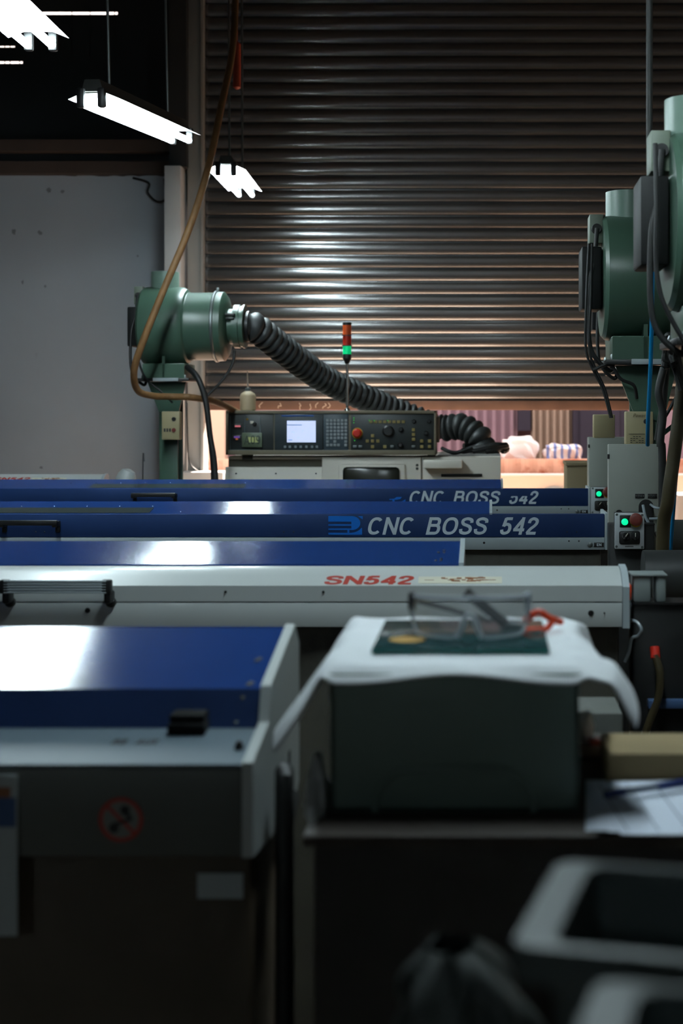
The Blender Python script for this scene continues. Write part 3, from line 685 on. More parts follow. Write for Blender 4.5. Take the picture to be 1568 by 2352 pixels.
ik = MB().box(LX(659), LX(693), YL+.003, YL+.0045, LZ(977.2), LZ(975)).box(LX(661), LX(671), YL+.003, YL+.0045, LZ(1012), LZ(1009.5))
rr = random.Random(11)
for i in range(40):
    a = rr.uniform(661, 715); c = 982+3.3*rr.randint(0, 7); ik.box(LX(a), LX(a+rr.uniform(1, 5)), YL+.0035, YL+.0045, LZ(c+.7), LZ(c))
ik.build('screen_text', mat('faint screen ink', (150, 166, 210), .5, var=0, emit=.35, ecol=(150, 170, 225)), CPn, smooth=False)
MB().box(LX(646), LX(720), YL+.004, YL+.009, LZ(956.5), LZ(953.5)).build('blue_stripe', mat('blue strip', (40, 90, 170), .4), CPn, smooth=False)
ks = MB()
for p in (654, 665, 678, 690, 703, 716, 727): ks.box(LX(p-2.6), LX(p+2.6), YL+.002, YL+.010, LZ(1029), LZ(1023.5), .001)
ks.build('soft_keys', key_m, CPn)
ks = MB()
for i in range(6):
    for j in range(8):
        if j == 6 and i in (0, 1): pass
        if (j >= 6 and i == 4) or (j == 6 and i in (1, 3)): continue
        x = 748.5+8.4*i; y = 962.5+8.1*j
        ks.box(LX(x), LX(x+6.2), YL+.003, YL+.012, LZ(y+6), LZ(y), .001)
ks.build('keys', key_m, CPn)
def btn(px, py, r, m_, dep=.02, n='knob'): return MB().lathe([(0, r), (dep*.7, r), (dep, r*.7)], (LX(px), yb+.004, LZ(py)), (0, -1, 0), 24).build(n, m_, CPn)
btn(820, 995, .026, red_m, .035, 'emergency_button'); btn(820, 995, .032, yellow_m, .004, 'button_ring')
btn(891, 990, .034, black, .03); btn(920, 986, .015, black, .03); btn(919, 1022, .015, black, .03); btn(950, 968, .012, black); btn(978, 995, .013, black); btn(985, 968, .011, black)
btn(584, 974, .011, black); btn(584, 1008, .012, galv)
ks = MB()
for i in range(8): ks.box(LX(847.5+10.6*i), LX(855+10.6*i), YL+.004, YL+.014, LZ(972), LZ(965.5), .001)
for px, py in ((855, 1001), (843, 1013), (855, 1013), (867, 1013), (855, 1026), (883, 1026), (949, 987), (949, 998), (949, 1009), (968, 1013), (986, 1013), (968, 1026), (986, 1026)):
    ks.box(LX(px-3.6), LX(px+3.6), YL+.004, YL+.014, LZ(py+3.6), LZ(py-3.6), .001)
ks.build('keys', key_y, CPn)
ks = MB()
for px, py in ((814, 1026), (827, 1026), (900, 1026), (949, 1026)): ks.box(LX(px-4), LX(px+4), YL+.004, YL+.016, LZ(py+3), LZ(py-3), .001)
ks.build('grey_buttons', galv, CPn)
dots('indicator_light', [((LX(px), YL+.005, LZ(py)), (0, -1, 0), [(0, .0026), (.002, .002)]) for px, py in ((812, 960), (812, 965), (812, 971), (848, 966), (859, 966), (890, 966), (814, 1012))], led, CPn)
for a_, c_ in ((985, 974), (1013, 999)): MB().box(LX(534), LX(554), YL+.002, YL+.012, LZ(a_), LZ(c_), .001).build('meter_housing', black, CPn)
MB().box(LX(539), LX(552), YL+.001, YL+.003, LZ(981), LZ(977)).build('red_display', pinkled, CPn, smooth=False)
MB().box(LX(537), LX(550), YL+.001, YL+.003, LZ(1006), LZ(1002)).build('violet_display', mat('violet display', (140, 90, 190), .4, var=0, emit=.15, ecol=(140, 90, 190)), CPn, smooth=False)
MB().box(LX(541), LX(546), YL+.001, YL+.003, LZ(1010), LZ(1006.5)).build('orange_display', mat('orange display', (220, 120, 60), .4, var=0, emit=.2, ecol=(230, 120, 50)), CPn, smooth=False)
MB().box(LX(574), LX(582), YL+.002, YL+.014, LZ(973), LZ(967), .001).build('cream_button', cream, CPn)
MB().lathe([(0, .006), (.006, .004)], (LX(567), YL+.01, LZ(963)), (0, -1, 0), 12).build('yellow_button', yellow_m, CPn)
fr = MB().box(LX(527), LX(597), YL+.008, YL+.013, LZ(1033.5), LZ(1032.5)).box(LX(527), LX(528), YL+.008, YL+.013, LZ(1033), LZ(955)).box(LX(561), LX(562), YL+.008, YL+.013, LZ(995), LZ(956)).box(LX(596), LX(597), YL+.008, YL+.013, LZ(995), LZ(956))
fr.build('frame_lines', mat('frame lines', (96, 110, 112), .5), CPn, smooth=False)
# number plate
npl = thing('number_plate', 'translucent green plate reading A09 on the dark control panel', 'sign', (LX(579), YL-.005, LZ(1027)))
MB().box(LX(556), LX(602), YL-.008, YL-.001, LZ(1027), LZ(994), .002).build('plate', mat('green acrylic', (92, 104, 84), .3, var=.15, vscale=30), npl)
MB().box(LX(570), LX(592), YL-.0092, YL-.0082, LZ(1016), LZ(1004)).build('yellow_patch', mat('lime paper', (196, 200, 130), .6), npl, smooth=False)
text('lettering', 'A09', LX(561), LX(598), LZ(1010.5), .052, YL-.0095, mat('plate ink', (40, 50, 40), .5), npl, bold=.12)
# bottle
bt = thing('oil_bottle', 'small translucent bottle with a long spout on top of the control panel', 'bottle', (LX(562), YL+.1, LZ(943)))
zt_ = LZ(943)
MB().lathe([(0, .040), (.004, .046), (.085, .046), (.10, .040), (.112, .022), (.116, .014)], (LX(562.5), YL+.1, zt_), (0, 0, 1), 28).build('bottle_body', mat('milky plastic', (196, 178, 146), .4, var=.08, trans=.25), bt)
MB().lathe([(0, .016), (.018, .016), (.022, .012)], (LX(562.5), YL+.1, zt_+.113), (0, 0, 1), 20).build('cap', mat('grey cap', (86, 90, 90), .5), bt)
MB().cyl((LX(562.5), YL+.1, zt_+.13), (LX(561), YL+.1, zt_+.235), .0055, 10, .0025).build('spout', mat('spout plastic', (170, 150, 132), .4), bt)
# signal tower
sg_ = thing('signal_tower', 'stack light with amber and lit green lenses on a thin pole', 'lamp', (LX(792), YL+.16, LZ(943)))
MB().cyl((LX(792.5), YL+.12, LZ(943)), (LX(792.5), YL+.12, LZ(828)), .008, 14).lathe([(0, .018), (.008, .016), (.014, .009)], (LX(792.5), YL+.12, LZ(943)), (0, 0, 1), 16).build('pole', steel, sg_)
def ring(n, a, b_, r, m_, r2=None): MB().lathe([(0, r2 or r), (LZ(b_)-LZ(a), r)], (LX(792), YL+.12, LZ(a)), (0, 0, 1), 28).build(n, m_, sg_)
ring('base_cup', 834, 822, .025, black, .012); ring('base_ring', 822, 812, .026, black); ring('green_lens', 812, 792, .025, green_dim); ring('red_lens', 792, 768, .025, redlens_m); ring('amber_lens', 768, 744, .025, amber_m); ring('cap', 744, 738, .0265, black)
MB().box(LX(781), LX(803), YL+.093, YL+.147, LZ(793), LZ(791)).box(LX(781), LX(803), YL+.093, YL+.147, LZ(769), LZ(767)).build('lens_ring', black, sg_)

# ================================================================== GREEN MIST COLLECTORS ON STANDS
def make_blower():
    Yc = 8.0; s = Yc/FPX
    bx = lambda p: fx(p, Yc)
    bz = lambda p: fz(p, Yc)
    zc = bz(750)
    t = thing('mist_collector', 'green mist collector before the plastered wall, ducted to the lathe', 'blower', (bx(395), Yc, 0), 'green mist collectors')
    R = .222
    pr = [(bx(331)-bx(331), R*.93), (.012, R*.985), (.03, R), (bx(412)-bx(331), R), (bx(424)-bx(331), R*.985), (bx(432)-bx(331), R*.93), (bx(435)-bx(331), .192), (bx(437)-bx(331), .190), (bx(497)-bx(331), .190), (bx(499)-bx(331), .196), (bx(516)-bx(331), .194), (bx(523)-bx(331), .17), (bx(527)-bx(331), .115)]
    drum = MB().lathe(pr, (bx(331), Yc, zc), (1, 0, 0), 64).build('drum', green, t, ang=28)
    MB().lathe([(0, .197), (.004, .201), (.014, .201), (.018, .197)], (bx(495), Yc, zc), (1, 0, 0), 64).box(bx(497), bx(503), Yc-.012, Yc+.012, zc+.19, zc+.218, .003).build('clamp_band', galv, drum)
    MB().lathe([(0, .10), (.035, .10), (.036, .123), (.068, .123), (.069, .116), (.085, .116), (.086, .124), (.096, .124)], (bx(525), Yc, zc), (1, 0, 0), 48).build('inlet_collar', green, t, ang=28)
    MB().box(bx(526), bx(548), Yc-.135, Yc-.10, zc+.05, zc+.066, .003).box(bx(527), bx(546), Yc-.128, Yc-.10, zc+.030, zc+.045, .003).build('latch', black, t)
    MB().lathe([(0, .077), (zc*0+.14, .077), (.141, .073), (.02, .073)], (bx(379), Yc, zc+.165), (0, 0, 1), 40, cap=False).build('outlet', green_lt, t, ang=28)
    # motor end on the left
    mo = MB().box(bx(331)-.075, bx(331)-.004, Yc-.085, Yc+.085, zc-.115, zc+.105, .008, seg=2)
    mo.build('motor_box', mat('matt black motor', (9, 10, 10), .6, spec=.3), t)
    MB().box(bx(331)-.045, bx(331)+.004, Yc-.05, Yc+.05, zc+.12, zc+.222, .004).build('junction_box', mat('grey green box', (108, 118, 104), .5, var=.2, vscale=20), t)
    MB().lathe([(0, .02), (.02, .017)], (bx(331)-.02, Yc-.045, zc+.17), (0, -1, 0), 16).tube([(bx(331)-.02, Yc-.07, zc+.17), (bx(331)-.03, Yc-.075, zc+.06), (bx(331)-.05, Yc-.095, zc-.05), (bx(331)-.045, Yc-.1, zc-.25), (bx(331)+.02, Yc-.1, zc-.33), (bx(345), Yc-.09, zc-.30)], .008, 10).build('power_cable', rubber, t)
    # saddle, plates, bracket and column
    m = MB().box(bx(342), bx(436), Yc-.14, Yc+.14, bz(872), bz(836), .006).box(bx(386), bx(392), Yc-.15, Yc+.15, bz(870), bz(820)).box(bx(342)+.0, bx(436), Yc-.15, Yc-.13, bz(870), bz(838))
    m.build('saddle', green, t)
    MB().box(bx(332), bx(448), Yc-.17, Yc+.17, bz(877), bz(870), .002).build('mounting_plate', black, t)
    MB().box(bx(368), bx(424), Yc-.18, Yc-.16, bz(877), bz(869.5), .001).build('plate_edge', silver, t)
    m = MB(); bm = m.bm
    m.slab([(bx(348), bz(878)), (bx(436), bz(878)), (bx(416), bz(960)), (bx(374), bz(945))], Yc-.1, Yc-.088)
    m.box(bx(374), bx(416), Yc-.09, Yc-.075, .02, bz(878), .002).box(bx(374), bx(416), Yc+.04, Yc+.055, .02, bz(878), .002).box(bx(391), bx(399), Yc-.08, Yc+.05, .02, bz(878))
    m.box(bx(360), bx(430), Yc-.16, Yc+.12, 0, .025)
    m.build('stand', green, t)
    dots('bolt', [((bx(p), Yc+yy, bz(870)), (0, 0, 1), [(0, .010), (.012, .010), (.02, .006)]) for p in (343, 437) for yy in (-.14, .14)], galv, t)
    return t
bl = make_blower()
off = bl.location.copy()
def bl_at(dx, Y, label): return dup(bl, (off.x+dx, Y, off.z), None, label)
b1 = bl_at(2.335, 5.06, 'green mist collector on the right hung over the grey control cabinets')
b2 = bl_at(2.378, 3.55, 'nearest green mist collector, cut by the right edge')
b3 = bl_at(2.47, 6.4, 'green mist collector hidden behind the right-hand one, only its stand showing')
for b_, d_ in ((b1, -.025), (b2, -.046)):
    for c in b_.children:
        if c.name.startswith('outlet'): c.location.x += d_
# ducts
dm = thing('flexible_duct', 'black ribbed duct sloping from the left mist collector to the lathe top', 'duct', (fx(560, 8.3), 8.3, 0))
Yd = 8.02
pts = [(fx(553, Yd), Yd, fz(750, Yd)), (fx(585, 8.04), 8.04, fz(752, 8.04)), (fx(640, 8.2), 8.2, fz(795, 8.2)), (fx(740, 8.55), 8.55, fz(868, 8.55)), (fx(840, 8.8), 8.8, fz(915, 8.8)), (fx(930, 8.95), 8.95, fz(952, 8.95)), (fx(1010, 8.95), 8.95, fz(982, 8.95)), (fx(1060, 8.9), 8.9, fz(980, 8.9)), (fx(1098, 8.85), 8.85, fz(1003, 8.85)), (fx(1108, 8.85), 8.85, fz(1030, 8.85)), (fx(1110, 8.85), 8.85, fz(1048, 8.85))]
NR = 420
MB().tube(pts, .08, 20, 10, rfun=(lambda i: .067+.019*abs(math.sin(i*PI/10.0)), NR)).build('hose', duct_m, dm, ang=60)
MB().lathe([(0, .088), (.05, .088)], pts[0], (1, 0, 0), 32).build('cuff', black, dm)
m = MB()
rr = random.Random(5)
for k in range(9):
    a = rr.uniform(0, 6.28)
    m.tube([(fx(1110, 8.85)+.12*math.cos(a+q)*1.2, 8.85-.1+.08*math.sin(a+q), fz(1046, 8.85)+.030+.01*rr.random()+.03*math.sin(q)**2) for q in (0, .6, 1.2, 1.8)], .018, 8, 6)
m.tube([(fx(1015, 8.6), 8.6, fz(1030, 8.6)), (fx(1045, 8.5), 8.5, fz(1040, 8.5)), (fx(1085, 8.5), 8.5, fz(1027, 8.5))], .012, 8, 6)
tag(m.build('tangled_cables', rubber), 'tangled black cables on the lathe top under the bent duct', 'cables')
# ================================================================== SWITCH BOXES
def switch_box(px0, px1, py0, py1, Y, label, but):
    t = thing('switch_box', label, 'switch', (fx((px0+px1)/2, Y), Y, fz(py1, Y)))
    MB().box(fx(px0, Y), fx(px1, Y), Y, Y+.07, fz(py1, Y), fz(py0, Y), .005).build('case', beige, t)
    if but:
        w = px1-px0; h = py1-py0
        MB().lathe([(0, .012), (.008, .010)], (fx(px0+w*.68, Y), Y, fz(py0+h*.27, Y)), (0, -1, 0), 16).build('knob', black, t)
        MB().lathe([(0, .012), (.008, .010)], (fx(px0+w*.68, Y), Y, fz(py0+h*.66, Y)), (0, -1, 0), 16).build('red_button', dark_red, t)
        q = MB()
        for i in range(3): q.box(fx(px0+w*(.12+.15*i), Y), fx(px0+w*(.22+.15*i), Y), Y-.001, Y+.001, fz(py0+h*.72, Y), fz(py0+h*.60, Y))
        q.build('markings', dark_ink, t, smooth=False)
    return t
switch_box(371, 412, 945, 1010, 7.80, 'beige switch box with a red button on the left green stand', True)
sb = switch_box(1437, 1500, 945, 1024, 4.897, 'beige box with faded print behind the blue tube, above the front cabinet', False)
MB().lathe([(0, .009), (.006, .008)], (fx(1483, 4.897), 4.897, fz(968, 4.897)), (0, -1, 0), 16).build('knob', black, sb)
q = MB()
for j in range(5):
    for i in range(5):
        if (i*7+j*3) % 4: q.box(fx(1447+6.5*i, 4.897), fx(1451.5+6.5*i, 4.897), 4.895, 4.8975, fz(1002+4.5*j+1.3, 4.897), fz(1002+4.5*j, 4.897))
for a, b_, c, d_ in ((1443, 1480, 996.5, 997.2), (1443, 1480, 1023, 1023.6)): q.box(fx(a, 4.897), fx(b_, 4.897), 4.895, 4.8975, fz(d_, 4.897), fz(c, 4.897))
q.build('markings', dark_ink, sb, smooth=False)
text('lettering', 'Power', fx(1453, 4.897), fx(1482, 4.897), fz(954, 4.897), .012, 4.896, mat('faded ink', (120, 108, 80), .6), sb, shear=.3)
switch_box(1363, 1412, 952, 1006, 6.15, 'plain beige box above the rear grey cabinet', False)

# ================================================================== GREY CONTROL CABINETS AND BUTTON STATIONS
def cabinet(px0, px1, py0, py1, Y, label, dep):
    t = thing('control_cabinet', label, 'cabinet', (fx((px0+px1)/2, Y), Y, 0))
    X0, X1, Z1, Z0 = fx(px0, Y), fx(px1, Y), fz(py0, Y), fz(py1, Y)
    MB().box(X0+.003, X1-.003, Y+.012, Y+dep, Z0, Z1-.002, .003).build('case', cab, t)
    d = MB().box(X0, X1, Y, Y+.011, Z0, Z1, .003).build('door', cab, t)
    MB().box(X0-.003, X0+.004, Y-.002, Y+.02, Z1-.05, Z1-.034, .001).build('hinge', black, d)
    MB().box(X0+.02, X1-.02, Y+.02, Y+dep-.01, 0, Z0+.005).build('pedestal', bench_m, t)
    return t, d
cA, dA = cabinet(1397, 1512, 1020, 1262, 4.79, 'front grey control cabinet with two small black plates', .08)
for px in (1458, 1487):
    p_ = MB().box(fx(px, 4.79), fx(px+21.5, 4.79), 4.785, 4.791, fz(1144, 4.79), fz(1134, 4.79), .001).build('label_plate', black, dA)
    MB().lathe([(0, .003), (.002, .002)], (fx(px+3, 4.79), 4.785, fz(1139, 4.79)), (0, -1, 0), 10).lathe([(0, .003), (.002, .002)], (fx(px+18.5, 4.79), 4.785, fz(1139, 4.79)), (0, -1, 0), 10).build('screws', steel, dA)
    text('plate_lettering', 'EV4' if px == 1458 else 'EV5', fx(px+6, 4.79), fx(px+15.5, 4.79), fz(1139, 4.79), .008, 4.7845, galv, dA)
# arched dark cable opening
arc = [(fx(1483+17*math.cos(a), 4.79), fz(1164-17*math.sin(a), 4.79)) for a in [PI*i/14 for i in range(15)]]
MB().slab(arc+[(fx(1466, 4.79), fz(1200, 4.79)), (fx(1500, 4.79), fz(1200, 4.79))], 4.786, 4.791).build('cable_opening', black, dA, smooth=False)
MB().lathe([(0, .012), (.003, .012)], (fx(1421, 4.79), 4.789, fz(1179, 4.79)), (0, -1, 0), 20).build('plug', black, dA)
cB, dB = cabinet(1352, 1446, 1004, 1186, 6.65, 'rear grey control cabinet, half hidden behind the front one', .16)
hz_ = [(1475, 1158), (1482, 1180), (1480, 1200)]
tag(MB().tube([(fx(1495, 4.76), 4.775, fz(1160, 4.76)), (fx(1505, 4.7), 4.7, fz(1166, 4.7)), (fx(1524, 4.7), 4.7, fz(1170, 4.7)), (fx(1534, 4.7), 4.7, fz(1181, 4.7)), (fx(1520, 4.7), 4.7, fz(1190, 4.7)), (fx(1490, 4.7), 4.7, fz(1192, 4.7))], .0045, 10).build('clear_hose', clear_hose), 'clear hose looping out of the front cabinet opening', 'hose')
tag(MB().tube([(fx(1476, 4.775), 4.775, fz(1160, 4.775)), (fx(1481, 4.76), 4.76, fz(1185, 4.76)), (fx(1490, 4.75), 4.755, fz(1203, 4.75))], .005, 10).build('clear_hose', clear_hose), 'short clear hose dropping inside the front cabinet opening', 'hose')
# black headstock below the front cabinet
tag(MB().box(fx(1399, 4.7), fx(1503, 4.7), 4.70, 4.782, .0, fz(1204, 4.7), .004).box(fx(1440, 4.7), fx(1503, 4.7), 4.695, 4.78, fz(1206, 4.7), fz(1202.5, 4.7)).build('headstock', mat('oily black machine', (15, 15, 15), .45, var=.3, vscale=9)), 'oily black machine block under the front grey cabinet', 'machine')
tag(MB().tube([(fx(1504, 4.68), 4.68, fz(1222, 4.68)), (fx(1513, 4.68), 4.68, fz(1245, 4.68)), (fx(1514, 4.68), 4.68, fz(1255, 4.68)), (fx(1511, 4.68), 4.68, fz(1285, 4.68)), (fx(1510, 4.68), 4.68, 0)], .004, 10).build('steel_tube', steel), 'thin bent steel tube beside the black machine block', 'tube')
def station(px0, px1, py0, py1, Y, label):
    t = thing('button_station', label, 'switch', (fx((px0+px1)/2, Y), Y, fz(py1, Y)))
    w, h = px1-px0, py1-py0
    U = lambda u: fx(px0+w*u, Y)
    V = lambda v: fz(py0+h*v, Y)
    k = (fx(px1, Y)-fx(px0, Y))
    MB().box(U(.02), U(.98), Y+.004, Y+.05, V(1.0), V(0), .003).build('case', black, t)
    MB().box(U(0), U(1), Y-.003, Y+.005, V(1), V(0), .003).build('plate', plate_m, t)
    q = MB()
    for u, v in ((.07, .045), (.93, .06), (.06, .93), (.93, .95)): q.lathe([(0, k*.045), (.002, k*.035)], (U(u), Y-.003, V(v)), (0, -1, 0), 12)
    q.build('screws', galv, t)
    MB().box(U(.17), U(.55), Y-.006, Y-.002, V(.40), V(.06), .002).box(U(.15), U(.85), Y-.010, Y-.002, V(.86), V(.50), .006).build('black_panel', black, t)
    MB().lathe([(0, k*.115), (.008, k*.11), (.012, k*.06)], (U(.335), Y-.005, V(.245)), (0, -1, 0), 24).build('green_light', green_on, t)
    MB().lathe([(0, k*.20), (.004, k*.20)], (U(.71), Y-.003, V(.23)), (0, -1, 0), 28).build('yellow_ring', yellow_m, t)
    MB().lathe([(0, k*.13), (.012, k*.13), (.013, k*.215), (.022, k*.215), (.026, k*.17), (.027, k*.10)], (U(.70), Y-.004, V(.17)), (0, -1, 0), 32).build('emergency_button', dark_red, t)
    for u, a in ((.38, 35), (.68, 0)):
        kb = MB().lathe([(0, k*.13), (.010, k*.12)], (U(u), Y-.009, V(.63)), (0, -1, 0), 24).box(U(u)-k*.035, U(u)+k*.035, Y-.026, Y-.015, V(.63)-k*.12, V(.63)+k*.12, .002, rot=(0, math.radians(a), 0)).build('selector_knob', black, t)
        MB().box(U(u)-k*.012, U(u)+k*.012, Y-.0275, Y-.0255, V(.59)-k*.065, V(.59)+k*.065, rot=(0, math.radians(a), 0)).build('pointer_mark', sticker, kb, smooth=False)
    q = MB()
    for i in range(7): q.box(U(.36+.04*i), U(.385+.04*i), Y-.0036, Y-.0028, V(.945), V(.91))
    q.build('markings', dark_ink, t, smooth=False)
    return t
station(1411, 1479, 1178, 1261, 4.645, 'aluminium button station with lit green light at the front black block')
station(1357, 1410, 1119, 1181, 6.30, 'aluminium button station with lit green light, partly behind the front cabinet')

# ================================================================== RIGHT-HAND DARK MACHINERY
t = thing('spindle_machine', 'dark machine body with a grey box, right of the white feeder', 'machine', (.8, 3.3, 0))
dk = MATS['oily black machine']
MB().box(fx(1450, 3.28), 0.50, 3.28, 3.35, 0, fz(1386, 3.28), .01).box(fx(1450, 3.28), 0.50, 3.27, 3.36, fz(1388, 3.28), fz(1383, 3.28)).build('body', dk, t)
g = MB().box(fx(1455, 3.27), fx(1496, 3.27), 3.28, 3.35, fz(1384, 3.28), fz(1322, 3.27), .006).box(fx(1507, 3.27), fx(1531, 3.27), 3.28, 3.35, fz(1384, 3.28), fz(1322, 3.27), .006).box(fx(1450, 3.27), fx(1533, 3.27), 3.275, 3.355, fz(1325, 3.27), fz(1320, 3.27), .002)
g.build('grey_block', mat('block grey', (120, 128, 128), .5, var=.2, vscale=9), t)
MB().box(fx(1441, 3.24), fx(1447, 3.24), 3.21, 3.26, fz(1370, 3.24), fz(1340, 3.24), .002).box(fx(1443, 3.24), fx(1451, 3.24), 3.25, 3.34, fz(1380, 3.24), fz(1345, 3.24), .002).build('red_tab', orange_m, t)
MB().box(fx(1487, 3.27), fx(1608, 3.27), 3.255, 3.281, fz(1625, 3.27), fz(1606, 3.27), .002).build('blue_bar', mat('dull blue bar', (60, 84, 120), .45), t)
tag(MB().lathe([(0, .075), (1.4, .075)], (fx(1478, 4.3), 4.32, fz(1322, 4.3)), (1, 0, 0), 36).box(.6, .66, 4.3, 4.36, 0, fz(1340, 4.3)).box(1.6, 1.66, 4.3, 4.36, 0, fz(1340, 4.3)).build('spindle_tube', mat('dark pipe', (44, 46, 46), .45, var=.1)), 'wide dark horizontal tube behind the grey block at right', 'pipe')
tag(MB().lathe([(0, .07), (.1, .07), (.1, .085), (1.4, .085)], (fx(1527, 5.4), 5.4, fz(1236, 5.4)), (1, 0, 0), 36).box(.75, .8, 5.37, 5.43, 0, fz(1250, 5.4)).box(1.6, 1.66, 5.37, 5.43, 0, fz(1250, 5.4)).build('spindle_tube', mat('grey pipe', (84, 86, 84), .4, metal=.4, var=.15)), 'grey horizontal tube right of the blue air tube', 'pipe')
yt = thing('drain_hose', 'yellowish hose with a red fitting against the dark machine', 'hose', (fx(1500, 3.22), 3.24, 0))
MB().tube([(fx(1504, 3.24), 3.24, fz(1505, 3.24)), (fx(1515, 3.23), 3.23, fz(1545, 3.23)), (fx(1512, 3.23), 3.23, fz(1600, 3.23)), (fx(1494, 3.235), 3.235, fz(1650, 3.235)), (fx(1470, 3.235), 3.24, fz(1720, 3.235))], .009, 12).build('hose', yel_hose, yt)
MB().tube([(fx(1503, 3.25), 3.25, fz(1486, 3.25)), (fx(1505, 3.24), 3.24, fz(1512, 3.24))], .011, 12, 0).build('red_fitting', red_m, yt)
tag(MB().tube([(fx(1440, 3.24), 3.255, fz(1428, 3.22)), (fx(1462, 3.22), 3.23, fz(1430, 3.22)), (fx(1472, 3.22), 3.22, fz(1445, 3.22)), (fx(1466, 3.22), 3.23, fz(1462, 3.22)), (fx(1452, 3.22), 3.24, fz(1470, 3.22)), (fx(1446, 3.22), 3.24, fz(1500, 3.22)), (fx(1438, 3.22), 3.25, fz(1525, 3.22))], .004, 10).build('clear_hose', clear_hose), 'thin clear hose curling on the dark machine by the white feeder end', 'hose')
# hanging hoses, tubes and cables on the right
tag(MB().tube([(fx(1499, 4.2), 4.2, fz(560, 4.2)), (fx(1497, 4.2), 4.2, fz(700, 4.2)), (fx(1494, 4.25), 4.25, fz(830, 4.25)), (fx(1488, 4.35), 4.35, fz(960, 4.35)), (fx(1487, 4.45), 4.45, fz(1022, 4.45))], .0065, 12).build('air_tube', blue_hose), 'blue air tube hanging before the right green mist collector', 'tube')
tag(MB().tube([(fx(1566, 5.2), 5.2, fz(960, 5.2)), (fx(1552, 5.2), 5.2, fz(1090, 5.2)), (fx(1545, 5.2), 5.2, fz(1180, 5.2)), (fx(1536, 5.2), 5.2, fz(1300, 5.2))], .008, 12).build('air_tube', blue_hose), 'blue air tube running down before the grey horizontal tube', 'tube')
tag(MB().tube([(fx(1585, 4.4), 4.4, fz(640, 4.4)), (fx(1572, 4.4), 4.4, fz(820, 4.4)), (fx(1562, 4.4), 4.4, fz(930, 4.4)), (fx(1547, 4.4), 4.4, fz(1050, 4.4)), (fx(1533, 4.4), 4.4, fz(1150, 4.4)), (fx(1525, 4.4), 4.45, fz(1290, 4.4)), (fx(1525, 4.4), 4.48, .25)], .021, 16).build('suction_hose', yel_hose), 'thick dirty yellow hose hanging at the right edge', 'hose')
tag(MB().tube([(fx(1524, 4.7), 4.7, fz(845, 4.7)), (fx(1512, 4.7), 4.7, fz(900, 4.7)), (fx(1522, 4.7), 4.7, fz(950, 4.7)), (fx(1516, 4.7), 4.7, fz(1020, 4.7)), (fx(1521, 4.7), 4.7, fz(1100, 4.7)), (fx(1521, 4.7), 4.7, .3)], .013, 12).tube([(fx(1530, 4.75), 4.75, fz(840, 4.75)), (fx(1522, 4.75), 4.75, fz(930, 4.75)), (fx(1510, 4.8), 4.8, fz(1010, 4.8))], .012, 12).build('cable_bundle', rubber), 'bundle of dark hoses beside the blue air tube', 'cables')
tag(MB().tube([(fx(1575, 4.9), 4.9, fz(870, 4.9)), (fx(1540, 4.9), 4.9, fz(935, 4.9)), (fx(1508, 4.9), 4.9, fz(990, 4.9))], .006, 10).build('cable', rubber), 'black cable slanting down left at the right edge', 'cable')
tag(MB().tube([(fx(1575, 5.0), 5.0, fz(955, 5.0)), (fx(1545, 5.0), 5.0, fz(978, 5.0)), (fx(1508, 5.0), 5.0, fz(1008, 5.0))], .008, 10).build('cable', mat('green black cable', (30, 66, 60), .4)), 'dark green cable slanting under the black one at right', 'cable')
tag(MB().cyl((fx(1491, 3.75), 3.75, 1.8+.5), (fx(1491, 3.75), 3.75, 5.6), .0085, 12).build('conduit', mat('dark conduit', (34, 35, 34), .6)), 'dark vertical conduit above the nearest mist collector', 'conduit')
m = MB()
for k_ in range(2):
    m.tube([(fx(1352+7*k_, 4.97), 4.97, fz(560, 4.97)), (fx(1346+10*k_, 4.94), 4.94, fz(690, 4.94)), (fx(1345+8*k_, 4.94), 4.94, fz(800, 4.94)), (fx(1362+6*k_, 4.94), 4.94, fz(850, 4.94)), (fx(1384+5*k_, 4.94), 4.94, fz(895, 4.94)), (fx(1402+3*k_, 4.93), 4.93, fz(960, 4.93))], .0045, 8)
m.tube([(fx(1362, 4.92), 4.92, fz(850, 4.92)), (fx(1400, 4.92), 4.92, fz(838, 4.92)), (fx(1425, 4.92), 4.92, fz(870, 4.92)), (fx(1455, 4.92), 4.92, fz(885, 4.92)), (fx(1462, 4.94), 4.94, fz(915, 4.94))], .006, 8)
tag(m.build('cable_bundle', rubber), 'looping black cables below the right mist collector motor', 'cables')
m = MB(); rr = random.Random(9)
for k_ in range(7):
    m.tube([(fx(1530+rr.uniform(-8, 20), 4.2), 4.2+rr.uniform(-.03, .03), fz(rr.uniform(770, 850), 4.2)) for _ in range(5)]+[(fx(1565, 4.2), 4.2, fz(860+k_*6, 4.2))], .010, 8, 6)
tag(m.build('tangled_cables', rubber), 'knot of black cables high at the right edge', 'cables')
tag(MB().tube([(fx(1504, 3.4), 3.4, fz(330, 3.4)), (fx(1507, 3.38), 3.38, fz(470, 3.38)), (fx(1506, 3.38), 3.38, fz(600, 3.38)), (fx(1518, 3.38), 3.38, fz(680, 3.38)), (fx(1545, 3.38), 3.38, fz(740, 3.38)), (fx(1575, 3.38), 3.38, fz(790, 3.38))], .006, 10).build('cable', rubber), 'black cable curving from the nearest mist collector motor', 'cable')
tag(MB().box(fx(1301, 7.7), fx(1356, 7.7), 7.7, 8.0, .0, fz(1063, 7.7), .006).box(fx(1299, 7.7), fx(1358, 7.7), 7.69, 8.01, fz(1070, 7.7), fz(1062, 7.7), .003).build('cabinet_box', card_dk), 'olive brown upright box left of the rear grey cabinet', 'box')
